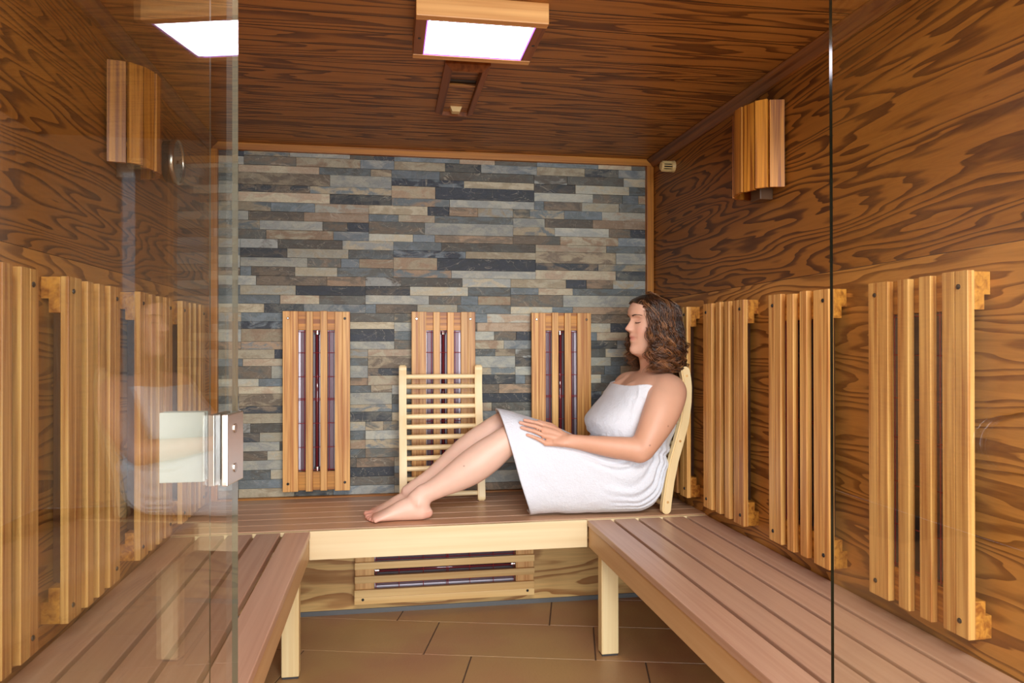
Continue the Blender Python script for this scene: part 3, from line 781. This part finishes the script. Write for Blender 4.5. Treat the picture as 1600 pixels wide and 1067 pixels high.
# ---- head surface: local f forward, l left (towards the camera), z up from the chin; axis at HX
HC = Vector((.994, 2.735, 1.048)); HYAW = math.radians(7)
prof_f = [(-.02, .020), (-.008, .052), (.0, .072), (.010, .0815), (.022, .083), (.034, .0775), (.041, .0765), (.049, .0835), (.0555, .0835), (.0595, .0795), (.0655, .0865), (.072, .0855), (.079, .0835), (.083, .090),
          (.089, .103), (.095, .107), (.101, .1035), (.112, .0955), (.124, .0885), (.133, .0855), (.142, .0885), (.150, .0915), (.165, .0915), (.180, .087), (.195, .078), (.208, .062), (.219, .035), (.225, .004)]
base_f = [(-.02, .018), (-.008, .045), (.0, .060), (.010, .066), (.022, .068), (.034, .070), (.05, .0735), (.07, .0755), (.085, .0765), (.10, .0775), (.12, .0775), (.135, .0795), (.150, .0885), (.165, .0905), (.180, .087), (.195, .078), (.208, .062), (.219, .035), (.225, .004)]
wid = [(-.02, .020), (-.008, .036), (.0, .042), (.012, .0495), (.03, .0570), (.05, .0625), (.075, .0670), (.10, .0695), (.13, .0725), (.155, .0745), (.175, .0725), (.195, .064), (.208, .052), (.219, .030), (.225, .004)]
bck = [(-.02, .045), (.0, .055), (.02, .060), (.04, .068), (.07, .084), (.10, .094), (.13, .099), (.155, .098), (.175, .091), (.195, .076), (.208, .058), (.219, .032), (.225, .004)]
def tab(T, z):
    zs = [a for a, b in T]; return float(np.interp(z, zs, [b for a, b in T]))
def gs(x, s): return math.exp(-(x/s)**2)
def head_pt(phi, z, off=0.0):
    """phi 0 = forward, + = left. returns local (f, l, z)"""
    w = tab(wid, z); c, s = math.cos(phi), math.sin(phi)
    if c >= 0:
        F = tab(base_f, z); e = .86
        f = F*sgnp(c, e); l = w*sgnp(s, .92)
        ex = tab(prof_f, z)-tab(base_f, z)
        if .080 < z < .142: sig = .0125+.004*gs(z-.088, .010)-.004*gs(z-.13, .012)
        elif z <= .080 and z > .045: sig = .020
        elif z <= .045: sig = .024
        else: sig = .03
        f += ex*gs(l, sig)
        f -= .0095*(gs(abs(l)-.031, .0135)*gs(z-.1285, .0115))
        f += .0068*(gs(abs(l)-.031, .0115)*gs(z-.1235, .0075))
        f += .0030*gs(abs(l)-.032, .018)*gs(z-.1455, .006)
        f += .0050*gs(abs(l)-.040, .017)*gs(z-.088, .020)
        f += .0040*gs(abs(l)-.0105, .0050)*gs(z-.0885, .0055)
        f -= .0022*gs(abs(l)-.024, .006)*gs(z-.0595, .006)
        f -= .0016*gs(z-.0598, .0022)*(1 if abs(l) < .022 else gs(abs(l)-.022, .004))
    else:
        f = tab(bck, z)*sgnp(c, .95); l = w*sgnp(s, .92)
    r = math.hypot(f, l)
    if off and r > 1e-6: f += off*f/r; l += off*l/r
    return f, l, z
def H2W(f, l, z):
    cy, sy = math.cos(HYAW), math.sin(HYAW)
    # forward = (-1,0) turned towards -y ; left = (0,-1)
    fx, fy = -cy, -sy; lx, ly = sy, -cy
    tilt = .05                                    # head rests slightly back
    return Vector((HC.x+f*fx+l*lx+z*tilt, HC.y+f*fy+l*ly, HC.z+z-.02*0+f*tilt))
def head_mesh(bm):
    rings = []
    zz = sorted(set(list(np.linspace(-.02, .225, 110))))
    for z in zz: rings.append([H2W(*head_pt(2*PI*k/150, z)) for k in range(150)])
    ring_loft(bm, rings)

skin = bmesh.new()
head_mesh(skin)
# neck
limb(skin, [(1.004, 2.742, 1.075, .050, .052), (1.010, 2.748, 1.040, .051, .050), (1.018, 2.752, 1.005, .054, .055), (1.028, 2.755, .97, .066, .075)], (1, 0, 0), 28)
# ears
for s in (1, -1):
    pts = [H2W(*(lambda p: (p[0]-.012+q*.008, p[1]+s*.003, p[2]))(head_pt(s*PI*.52, zq))) for q, zq in ((0, .082), (.5, .095), (1, .112), (.9, .128), (.2, .134))]
    limb(skin, [(p.x, p.y, p.z, .009, .005) for p in pts], (1, 0, 0), 10, 3)
# trunk: rings in height
YC = 2.765
def trunk_ring(z, xf, xb, hw, n=2.3, yc=YC, tw=0.0, seg=56):
    out = []; cx = (xf+xb)/2; hd = (xb-xf)/2; e = 2/n
    for k in range(seg):
        a = 2*PI*k/seg; x = -hd*sgnp(math.cos(a), e); y = -hw*sgnp(math.sin(a), e)
        out.append(Vector((cx+x+tw*y, yc+y, z)))
    return out
TR = [(.50, .86, 1.00, .13), (.54, .83, 1.02, .155), (.60, .80, 1.03, .165), (.66, .79, 1.035, .155), (.72, .80, 1.045, .14), (.78, .80, 1.055, .145), (.84, .815, 1.068, .155), (.88, .85, 1.078, .165), (.915, .885, 1.082, .182), (.945, .915, 1.082, .178), (.968, .945, 1.078, .145), (.985, .968, 1.072, .10), (1.0, .985, 1.065, .07)]
A = np.array(TR, float); rr = []
for i in range((len(A)-1)*4+1):
    z, xf, xb, hw = catmull(A, i/4); rr.append(trunk_ring(z, xf, xb, hw, 2.35, tw=.10*min(1, max(0, (z-.75)/.2))))
ring_loft(skin, rr)
# collar bones, chest swell
limb(skin, [(.962, 2.735, .962, .009, .009), (.968, 2.69, .966, .009, .009), (.99, 2.63, .968, .010, .010)], (0, 0, 1), 10, 3)
limb(skin, [(.958, 2.775, .962, .009, .009), (.955, 2.83, .964, .009, .009), (.968, 2.89, .966, .010, .010)], (0, 0, 1), 10, 3)
for yb in (2.69, 2.85): limb(skin, [(.940, yb, .92, .04, .04), (.905, yb, .89, .05, .05), (.88, yb, .84, .055, .05)], (0, 1, 0), 20)
# near (left) arm
limb(skin, [(1.022, 2.665, .922, .072, .062), (1.018, 2.610, .915, .071, .061), (.992, 2.570, .875, .069, .060), (.962, 2.550, .825, .065, .058), (.928, 2.538, .770, .055, .053), (.900, 2.533, .726, .046, .047), (.884, 2.533, .703, .038, .040)], (1, 0, 0), 28, 6)
limb(skin, [(.900, 2.533, .714, .041, .039), (.875, 2.536, .713, .042, .044), (.850, 2.545, .716, .041, .045), (.790, 2.560, .722, .037, .041), (.730, 2.576, .730, .031, .035), (.680, 2.590, .737, .025, .030), (.648, 2.600, .742, .021, .029)], (0, .75, .65), 28, 6)
# far arm, resting beyond her thigh
limb(skin, [(.985, 2.865, .925, .066, .058), (.972, 2.925, .915, .062, .058), (.965, 2.950, .870, .057, .055), (.960, 2.960, .81, .052, .050), (.95, 2.965, .74, .046, .044), (.94, 2.965, .70, .040, .040)], (1, 0, 0), 24, 5)
limb(skin, [(.945, 2.965, .705, .041, .041), (.90, 2.970, .665, .041, .040), (.84, 2.975, .60, .033, .033), (.79, 2.975, .545, .024, .027), (.775, 2.975, .525, .020, .027)], (0, 1, 0), 20, 5)
# thighs, knees, calves
limb(skin, [(.93, 2.685, .560, .085, .088), (.82, 2.680, .600, .084, .088), (.70, 2.690, .650, .070, .074), (.58, 2.694, .702, .056, .060), (.49, 2.697, .730, .050, .052), (.445, 2.697, .742, .050, .050)], (0, 1, 0), 30, 6)
limb(skin, [(.93, 2.855, .560, .085, .088), (.82, 2.855, .605, .084, .088), (.70, 2.84, .655, .068, .070), (.58, 2.835, .712, .056, .058), (.48, 2.835, .768, .052, .052), (.43, 2.838, .775, .050, .050)], (0, 1, 0), 30, 6)
limb(skin, [(.458, 2.697, .748, .052, .052), (.415, 2.697, .722, .053, .056), (.36, 2.697, .682, .057, .064), (.30, 2.697, .641, .056, .064), (.24, 2.698, .605, .048, .054), (.18, 2.699, .573, .038, .041), (.130, 2.70, .548, .031, .036), (.105, 2.70, .530, .032, .038)], (0, 1, 0), 30, 6)
limb(skin, [(.440, 2.842, .780, .050, .050), (.395, 2.840, .748, .052, .055), (.34, 2.835, .705, .055, .062), (.28, 2.828, .660, .054, .061), (.22, 2.820, .618, .046, .051), (.16, 2.812, .580, .036, .040), (.11, 2.806, .552, .031, .036), (.085, 2.805, .532, .032, .038)], (0, 1, 0), 30, 6)
limb(skin, [(.458, 2.697, .762, .028, .028), (.436, 2.697, .752, .032, .030), (.425, 2.697, .725, .026, .026)], (0, 1, 0), 16, 4)
def foot(x0, y0, zb, yaw, s=1.0, mirror=1):
    ca_, sa_ = math.cos(yaw), math.sin(yaw)
    def W(a, b, c): return (x0-a*ca_*s+b*sa_*s*0, y0+a*sa_*s+b*s*mirror, zb+c*s)
    # a: from heel (0) towards the toes, b: sideways (+ = big-toe side), c: up
    sec = [(-.004, .0, .026, .018, .020), (.010, .0, .030, .028, .029), (.035, .0, .037, .031, .036), (.065, .001, .043, .032, .042), (.095, .003, .038, .034, .037), (.125, .005, .030, .038, .029), (.155, .006, .022, .042, .0215), (.180, .006, .0165, .043, .016), (.196, .006, .0135, .040, .0125)]
    limb(skin, [(*W(a, b, c), ra, rb) for a, b, c, ra, rb in sec], (0, 1, 0), 28, 5)
    toes = [(.030, .226, .0118, .0115), (.0095, .222, .0088, .0090), (-.006, .215, .0082, .0084), (-.020, .206, .0078, .0080), (-.033, .196, .0076, .0080)]
    for b, a, r, rz_ in toes:
        p = [W(a-.050, b*.85+.004, .016), W(a-.026, b, .0165 if b < .02 else .0145), W(a-.010, b, .0115), W(a-.003, b, r+.0005)]
        limb(skin, [(*p[0], r*1.0, r*1.0), (*p[1], r*.93, r*.93), (*p[2], r, r*.95), (*p[3], r*.95, r*.9)], (0, 1, 0), 12, 4)
# near foot: her left foot, little toe towards the camera, heel, ankle bones
foot(.143, 2.698, ZS+.0012, math.radians(2), .95, 1)
foot(.132, 2.806, ZS+.0012, math.radians(2), .93, -1)
for yy, xx in ((2.698, .108), (2.806, .088)):
    for s in (-1, 1): limb(skin, [(xx+.004, yy+s*.026, .523, .010, .010), (xx, yy+s*.028, .517, .009, .009)], (1, 0, 0), 12, 3)
    limb(skin, [(xx+.014, yy, .56, .026, .026), (xx+.010, yy, .525, .031, .035), (xx+.010, yy, .50, .029, .034)], (0, 1, 0), 20, 4)

# ---- towel first (hand is laid on it)
def towel_rings():
    # station: (front x, front z, back x, back z, near half-width, far half-width, exponent, yc)
    S = [(.868, .928, 1.090, .815, .178, .178, 2.3, 2.768), (.842, .900, 1.090, .790, .180, .180, 2.3, 2.768), (.790, .845, 1.086, .765, .184, .182, 2.4, 2.768), (.757, .800, 1.078, .740, .184, .180, 2.4, 2.768),
         (.765, .762, 1.066, .700, .174, .170, 2.4, 2.768), (.785, .735, 1.050, .655, .180, .175, 2.5, 2.77), (.770, .722, 1.038, .585, .195, .190, 2.6, 2.77), (.745, .724, 1.015, .515, .200, .195, 2.9, 2.772),
         (.705, .742, .940, .4605, .192, .190, 3.4, 2.772), (.640, .772, .820, .4595, .180, .182, 3.6, 2.77), (.560, .806, .690, .4595, .168, .172, 3.6, 2.77), (.480, .832, .575, .4595, .160, .165, 3.4, 2.77), (.408, .846, .500, .4600, .158, .160, 3.2, 2.77)]
    return np.array(S, float)
TS = towel_rings(); sub = 11; NR = (len(TS)-1)*sub; NS = 180
tw = bmesh.new(); grid = []
for i in range(NR+1):
    t = i/sub; s = catmull(TS, t); fx, fz, bx_, bz, nw, fw, ex, yc = s
    if t > 8: bz = max(bz, .4595)
    c = Vector(((fx+bx_)/2, yc, (fz+bz)/2)); fd = Vector((fx, yc, fz))-c; row = []
    for k in range(NS):
        a = 2*PI*k/NS                       # 0 front/top, +90deg near side, 180 back/bottom
        ca_, sa_ = sgnp(math.cos(a), 2/ex), sgnp(math.sin(a), 2/ex)
        hw = nw if sa_ > 0 else fw
        p = c+fd*ca_+Vector((0, -hw*sa_, 0))
        lap = min(1, max(0, (t-7)/3))
        # near side bulges out and then falls plumb to the bench
        if t < 4: p.z += (1-t/4)*.052*gs(ca_-.22, .55)
        if lap and sa_ > 0: p.y += lap*.020*max(0, ca_)*sa_
        if lap:
            u_ = min(1, max(0, ca_/.7)); p.z -= lap*.012*u_*u_*(3-2*u_)*max(0, sa_)
        # hem at the knee: drawn back on the far side and underneath
        if t > 8.5:
            q = (t-8.5)/3.5; far = max(0, -sa_)*max(0, .55-ca_*.5); und = max(0, -ca_)
            p.x += q*(.10*far+.02*und*und*(1 if sa_ > 0 else 2.5))
        # swags: folds fanning from the waist to the seat, soft folds on the lap
        if 3.4 < t < 9:
            g = gs(t-6.3, 2.0)*(max(0, sa_)**.7)
            ph = 30*(a-.5)+5.0*t*.35
            fold = math.sin(ph+2.2*noise.noise(Vector((a*2, t*.4, 0))))
            p += Vector((.10*math.cos(0), -1, 0))*(.0085*g*fold*abs(fold)**.3)
        g2 = .0065*noise.noise(Vector((p.x*9, p.z*9+p.y*4, 3)))+.0022*noise.noise(Vector((p.x*26, p.z*24, p.y*20)))
        nrm = (fd.normalized()*ca_+Vector((0, -sa_, 0))).normalized()
        p += nrm*g2
        # crumpled roll round the waist behind her
        if 3.2 < t < 6.2: p += nrm*(.010*gs(t-4.3, .30)+.009*gs(t-5.3, .26)-.005*gs(t-4.8, .22))*(.35+.65*max(0, -ca_))
        # doubled band along the top edge
        if t < 1.25: p += nrm*.0045*min(1, (1.25-t)*6)
        if t < 4 and ca_ > 0: p += nrm*.003*gs(a-1.0-.12*t, .05)
        p.z = max(p.z, ZS+.0030) if p.y > YF-.0 else max(p.z, ZS+.0030)
        row.append(p)
    grid.append(row)
V = [[tw.verts.new(p) for p in r] for r in grid]
for a, b in zip(V, V[1:]):
    for k in range(NS): tw.faces.new((a[k], b[k], b[(k+1) % NS], a[(k+1) % NS]))
bmesh.ops.recalc_face_normals(tw, faces=tw.faces[:])
towel_bvh = BVHTree.FromBMesh(tw)
me = bpy.data.meshes.new('bath_towel'); tw.to_mesh(me); tw.free()
for p in me.polygons: p.use_smooth = True

def drop(p, r):
    """rest a point of radius r on the towel"""
    d = Vector((0, -.6, .8)); hit = towel_bvh.ray_cast(Vector(p)+d*.12, -d)
    return hit[0]+d*r*1.12 if hit[0] is not None else Vector(p)
# ---- near hand: back of the hand up, fingers spread over the thigh
wr = Vector((.640, 2.603, .741))
tips = {'index': ((.495, 2.685, .802), (.566, 2.660, .782)), 'middle': ((.476, 2.670, .792), (.558, 2.645, .766)), 'ring': ((.478, 2.655, .775), (.556, 2.630, .749)), 'little': ((.496, 2.640, .752), (.560, 2.615, .731))}
kn = {}
for n_, (tp, bs) in tips.items():
    r = .0074 if n_ != 'little' else .0067
    b = drop(bs, .013); t_ = drop(tp, r*.95); 
    m1 = drop(tuple(Vector(bs)*.60+Vector(tp)*.40), r+.0060); m2 = drop(tuple(Vector(bs)*.28+Vector(tp)*.72), r+.0030)
    kn[n_] = b
    limb(skin, [(*b, r*1.12, r*1.12), (*m1, r*1.08, r*1.05), (*((m1+m2)/2), r*.97, r*.95), (*m2, r*1.0, r*.95), (*t_, r*.86, r*.78)], (0, -.6, .8), 14, 5)
ax = (kn['index']-kn['little']).normalized()
palm_mid = (kn['middle']+kn['ring'])/2
for (n_, off, r) in (('index', .018, .0125), ('middle', .006, .0135), ('ring', -.006, .0130), ('little', -.017, .0120)):
    w0 = wr+ax*off*.8; w0b = w0*.5+kn[n_]*.5
    w0b = w0b+Vector((0, -.002, .003))
    limb(skin, [(*w0, r*1.05, r*1.0), (*w0b, r*1.08, r*1.0), (*kn[n_], r*.86, r*.78)], tuple(ax), 14, 5)
limb(skin, [(.690, 2.588, .736, .024, .030), (.655, 2.598, .741, .022, .030), (.625, 2.606, .747, .018, .033), (.600, 2.617, .752, .014, .034)], tuple(Vector((0, -.6, .8))), 20, 5)
th0 = wr+ax*.018+Vector((-.010, .006, -.004)); th1 = drop((.600, 2.664, .790), .008); th2 = drop((.572, 2.678, .800), .007); th3 = drop((.548, 2.684, .804), .007)
limb(skin, [(*th0, .012, .012), (*th1, .0115, .010), (*th2, .0090, .0085), (*th3, .0078, .0070)], (0, 0, 1), 14, 5)
# ---- far hand resting on the bench
fw0 = Vector((.775, 2.975, .520))
limb(skin, [(.785, 2.975, .535, .020, .027), (.755, 2.975, .500, .016, .034), (.715, 2.975, .477, .012, .038), (.690, 2.975, .473, .010, .036)], (0, 0, 1), 18, 4)
for off, L, r in ((-.029, .070, .0075), (-.010, .078, .0078), (.010, .072, .0076), (.029, .058, .0068)):
    limb(skin, [(.695, 2.975+off, .474, r, r), (.695-L*.45, 2.975+off*1.1, .478, r, r), (.695-L*.8, 2.975+off*1.15, .470, r*.95, r*.9), (.695-L, 2.975+off*1.15, .4655, r*.85, r*.8)], (0, 1, 0), 12, 4)
limb(skin, [(.755, 2.945, .500, .012, .012), (.73, 2.925, .482, .011, .010), (.70, 2.915, .470, .009, .009)], (0, 1, 0), 12, 4)

bmesh.ops.recalc_face_normals(skin, faces=skin.faces[:])
sm_ = bpy.data.meshes.new('tmp_body'); skin.to_mesh(sm_); skin.free()
tmp = bpy.data.objects.new('tmp_body', sm_); col.objects.link(tmp)
md = tmp.modifiers.new('r', 'REMESH'); md.mode = 'VOXEL'; md.voxel_size = .0027; md.adaptivity = 0
md2 = tmp.modifiers.new('s', 'SMOOTH'); md2.factor = .5; md2.iterations = 2
dg = bpy.context.evaluated_depsgraph_get(); dg.update()
body = bpy.data.meshes.new_from_object(tmp.evaluated_get(dg)); body.name = 'body'
bpy.data.objects.remove(tmp)
for p in body.polygons: p.use_smooth = True
# blend the joints of the trunk, limbs and neck: extra smoothing away from head, hands and toes
n = len(body.vertices); co = np.empty(n*3); body.vertices.foreach_get('co', co); co = co.reshape(-1, 3)
ed = np.empty(len(body.edges)*2, int); body.edges.foreach_get('vertices', ed); ed = ed.reshape(-1, 2)
deg = np.bincount(ed.ravel(), minlength=n).astype(float)
hc = np.array(HC)
wgt = np.ones(n)
wgt[co[:, 2] > 1.052] = 0
wgt[(co[:, 0] < .62) & (co[:, 1] < 2.75) & (co[:, 2] > .70) & (co[:, 0] > .46)] = .0
wgt[(co[:, 0] < .06)] = .0
wgt[(co[:, 0] < .79) & (co[:, 1] > 2.89)] = .1
for it in range(34):
    acc = np.zeros((n, 3))
    np.add.at(acc, ed[:, 0], co[ed[:, 1]]); np.add.at(acc, ed[:, 1], co[ed[:, 0]])
    avg = acc/np.maximum(deg, 1)[:, None]
    co += (avg-co)*(.6*wgt)[:, None]
body.vertices.foreach_set('co', co.ravel()); body.update()
# skin tone
def mixv(a, b, t): return a+(b-a)*np.clip(t, 0, 1)[:, None]
base = np.array(srgb(226, 176, 148)[:3]); pale = np.array(srgb(236, 196, 174)[:3]); lipc = np.array(srgb(200, 122, 108)[:3]); red = np.array(srgb(222, 150, 128)[:3]); arm = np.array(srgb(222, 168, 138)[:3])
tone = np.repeat(base[None], n, 0)
x, y, z = co.T
tone = mixv(tone, pale, (.50-x)/.10)
tone = mixv(tone, arm, (.90-z)/.14*(x > .52))
tone = mixv(tone, red, np.exp(-((x+.07)/.035)**2)*.8*(z < .52))
tone = mixv(tone, red, np.exp(-((x-.15)/.02)**2)*.5*(z < .49))
hand_m = (x < .60) & (x > .46) & (y < 2.73) & (z > .72)
tone = mixv(tone, red, hand_m*np.clip((.53-x)/.06, 0, 1)*.35)
# head-local coordinates
cy, sy = math.cos(HYAW), math.sin(HYAW)
dz = z-HC.z; dx = x-HC.x-dz*.05; dy = y-HC.y
f_ = dx*-cy+dy*-sy; l_ = dx*sy+dy*-cy; zl = dz-f_*.05
face = (z > 1.03)
lips = np.exp(-(np.abs(l_)/.022)**4)*np.exp(-((zl-.0600)/.0095)**4)*(f_ > .06)*face
tone = mixv(tone, lipc, lips*.8)
tone = mixv(tone, red, np.exp(-((np.abs(l_)-.042)/.018)**2)*np.exp(-((zl-.088)/.02)**2)*.45*face*(f_ > 0))
tone = mixv(tone, red, np.exp(-(l_/.012)**2)*np.exp(-((zl-.095)/.01)**2)*.4*face*(f_ > .07))
tone = mixv(tone, red*.82, np.exp(-((np.abs(l_)-.032)/.013)**2)*np.exp(-((zl-.126)/.010)**2)*.35*face*(f_ > 0))
# small moles
for mx_, my_, mz_ in ((.960, 2.688, 1.058), (.975, 2.50, .80), (.905, 2.50, .735), (.27, 2.64, .655)):
    tone = mixv(tone, np.array(srgb(110, 70, 56)[:3]), np.exp(-(((x-mx_)**2+(z-mz_)**2)/(.0022**2)))*(y < 2.75))
ca = body.color_attributes.new('tone', 'FLOAT_COLOR', 'POINT')
buf = np.ones((n, 4)); buf[:, :3] = tone; ca.data.foreach_set('color', buf.ravel())
woman = link('person', body, None, M['skin'])
tag(woman, 'woman wrapped in a white towel, legs stretched along the bench, eyes closed, leaning back', 'person')
towel = link('towel', me, woman, M['towel'])
so = towel.modifiers.new('thick', 'SOLIDIFY'); so.thickness = .006; so.offset = -1
towel['label'] = 'white terry towel wrapped from chest to knees'

# eyelashes, lid line and eyebrows laid on the face surface
def on_face(l, zq, off):
    best = None
    lo, hi = 0.0, PI/2*.98
    for _ in range(30):
        mid = (lo+hi)/2
        if head_pt(mid, zq)[1] < abs(l): lo = mid
        else: hi = mid
    f, ll, zz_ = head_pt(lo if l >= 0 else -lo, zq)
    return H2W(f+off, ll*1.0+math.copysign(off*.3, l), zz_)
for s in (1, -1):
    bm = bmesh.new(); N = 14
    tube(bm, [on_face(s*(.019+.026*k/N), .1205-.0030*math.sin(PI*k/N)+.001*k/N, .0006) for k in range(N+1)], [.0004+.0009*math.sin(PI*(k+.5)/(N+1)) for k in range(N+1)], 6)
    for k in range(2, N+1, 1):
        p = on_face(s*(.019+.026*k/N), .1205-.0030*math.sin(PI*k/N)+.001*k/N, .0010); q = p+Vector((-.0055*cy, -.0055*sy-.003*s*(k/N), -.0042)); tube(bm, [p, (p+q)/2+Vector((0, 0, -.0008)), q], [.00035, .0003, .0001], 4)
    bmobj('eyelashes', bm, M['brow'], woman, True)
    bm = bmesh.new()
    for k in range(90):
        u = random.random(); l = .0145+.036*u; zq = .1425+.0060*math.sin(PI*min(1, u*1.15)*.62)-.004*max(0, u-.6)+random.uniform(-.0022, .0022)*(1-.5*u)
        p = on_face(s*l, zq, .0004); q = on_face(s*(l+.006), zq+.0016*(1-2*u), .0014); tube(bm, [p, q], [.00045, .0002], 4)
    bmobj('eyebrow', bm, M['brow'], woman, True)
for yy, xx, mir in ((2.698, .143, 1), (2.806, .120, -1)):
    pass

# ---- hair: a scalp cap and a few thousand wavy strands gathered in curls
hr = random.Random(11)
def hairline(phi):
    a = abs(phi)
    if a < .95: return .197-.013*(a/.95)
    if a < 1.35: return .184-(a-.95)/.40*.085
    return max(.0, .099-(a-1.35)*.28)
cap = bmesh.new()
nz, nph = 44, 110
grid = [[None]*nph for _ in range(nz+1)]
for k in range(nph):
    phi = -PI+2*PI*k/nph; zl_ = hairline(phi)
    for i in range(nz+1):
        zq = zl_+(.2245-zl_)*(i/nz)**.9
        f, l, zz_ = head_pt(phi, zq, .002+.008*min(1, i/6)); grid[i][k] = cap.verts.new(H2W(f, l, zz_+.008*(i/nz)))
for i in range(nz):
    for k in range(nph): cap.faces.new((grid[i][k], grid[i][(k+1) % nph], grid[i+1][(k+1) % nph], grid[i+1][k]))
cap.faces.new(grid[nz])
lc = cap.loops.layers.float_color.new('tone')
for f in cap.faces:
    for l in f.loops: l[lc] = srgb(40, 24, 15)
bmobj('hair_cap', cap, M['hair'], woman, True)
hv = []; hf = []; hcid = []
tones = [srgb(50, 30, 18), srgb(72, 44, 26), srgb(98, 62, 36), srgb(128, 84, 50), srgb(156, 108, 66)]
NC, NS_, SEGS = 330, 15, 34
for ci in range(NC):
    while True:
        phi = hr.uniform(-PI, PI); zq = hr.uniform(.06, .224)
        if zq > hairline(phi)+.002 and (zq < .205 or hr.random() < .6): break
    side = 1 if phi > 0 else -1
    if abs(phi) < .25: side = 1 if hr.random() < .5 else -1
    front = max(0., 1.35-abs(phi))/1.35
    minph = (hr.uniform(1.16, 1.62) if side > 0 else hr.uniform(1.25, 1.7))
    phi1 = side*max(abs(phi)+hr.uniform(-.05, .15), minph+.55*hr.random()*front)
    zend = hr.uniform(-.118, -.045)
    if abs(phi1) < 1.5: zend = hr.uniform(-.105, -.03)
    if side < 0 and abs(phi1) < 2.0: zend = hr.uniform(-.075, -.02)
    if abs(phi1) > 2.3: zend = hr.uniform(-.095, -.03)
    layer = hr.random(); lay = .005+.019*layer
    camp = hr.uniform(.006, .0125); cwl = hr.uniform(.040, .070); cph = hr.uniform(0, 2*PI); csp = hr.uniform(.7, 1.3); clumpw = hr.uniform(.005, .010)
    ctone = hr.choices(range(5), (3, 4, 4, 2, 1))[0]
    zlen = zq-zend
    rgt = -1 if hr.random() < .5 else 1
    for si in range(NS_):
        u1, u2 = hr.gauss(0, 1), hr.gauss(0, 1); thin = hr.uniform(.0006, .0013); fz = hr.uniform(0, 2*PI); cut = hr.uniform(.86, 1.0); fl = .2*hr.random()
        dphi = u1*.045; pts = []
        for k in range(SEGS+1):
            t = k/SEGS*cut
            hold = .16*front
            tt_ = max(0, t-hold)/(1-hold)
            zz_ = zq+(.012+.010*front)*math.sin(min(1, t*4)*PI)*(1 if zq > .15 else .3)-zlen*tt_**1.03
            pw = min(1, t*(2.4+2.6*front)); pw = pw*pw*(3-2*pw)
            ph = phi+dphi*(1-.4*t)+(phi1-phi)*pw
            zs_ = min(max(zz_, .018), .2235)
            zr = max(zs_, .105 if zz_ < .13 else 0)
            low = max(0, (.135-zz_)/.2)
            flare = .004+lay+.022*math.sin(min(1, low*1.25)*PI*.72)+.008*low
            f, l, _ = head_pt(ph, zr, flare*min(1, t*7+.3))
            A = camp*min(1, t*2.2)*(.28+1.25*min(1, low*1.4))
            aa = 2*PI*(zlen*t)/cwl*rgt+cph
            rad = Vector((f, l, 0)); rad = rad.normalized() if rad.length > 1e-5 else Vector((1, 0, 0)); tan = Vector((-rad.y, rad.x, 0))
            w = clumpw*(1-.55*t)
            a2 = aa+u1*.25
            curl = tan*(A*math.cos(a2)+u1*w*.7+.0016*math.sin(5*aa+fz)*t)+rad*(A*.8*math.sin(a2)+u2*w*.55)
            if zz_ > .15 and abs(ph) < 1.2: curl *= .45
            p = H2W(f+curl.x, l+curl.y, zz_+A*.35*math.sin(aa*.5+fz*.2))
            lim = .982+.014*layer
            if p.x > .93 and p.z < lim: p.z = lim+(lim-p.z)*.10+.002*u2
            if p.x > 1.158: p.x = 1.158-hr.random()*.004
            if p.y > 2.655 and p.x > 1.108: p.x = 1.108-hr.random()*.005
            pts.append(p)
        base_i = len(hv); tid = min(4, max(0, ctone+hr.choice((-1, 0, 0, 0, 1))))
        for k, p in enumerate(pts):
            a = pts[max(k-1, 0)]; b = pts[min(k+1, SEGS)]; t_ = (b-a)
            if t_.length < 1e-7: t_ = Vector((0, 0, -1))
            t_.normalize(); s = t_.cross(Vector((.3, .2, 1)))
            if s.length < 1e-5: s = Vector((1, 0, 0))
            s.normalize(); v = t_.cross(s); rr_ = thin*(1-.8*(k/SEGS)**4)
            for q in range(3):
                hv.append(p+s*math.cos(q*2*PI/3)*rr_*1.2+v*math.sin(q*2*PI/3)*rr_); hcid.append((tid, k/SEGS))
        for k in range(SEGS):
            for q in range(3):
                a0 = base_i+k*3+q; a1 = base_i+k*3+(q+1) % 3; hf.append((a0, a1, a1+3, a0+3))
hm = bpy.data.meshes.new('hair'); hm.from_pydata([tuple(v) for v in hv], [], hf)
for p in hm.polygons: p.use_smooth = True
ca = hm.color_attributes.new('tone', 'FLOAT_COLOR', 'POINT')
T5 = np.array([t[:3] for t in tones]); ids = np.array([c[0] for c in hcid]); tt = np.array([c[1] for c in hcid])
buf = np.ones((len(hv), 4)); buf[:, :3] = T5[ids]*(1+.9*tt)[:, None]; ca.data.foreach_set('color', buf.ravel())
hobj = link('hair', hm, woman, M['hair']); hobj['label'] = 'curly shoulder-length brown hair'
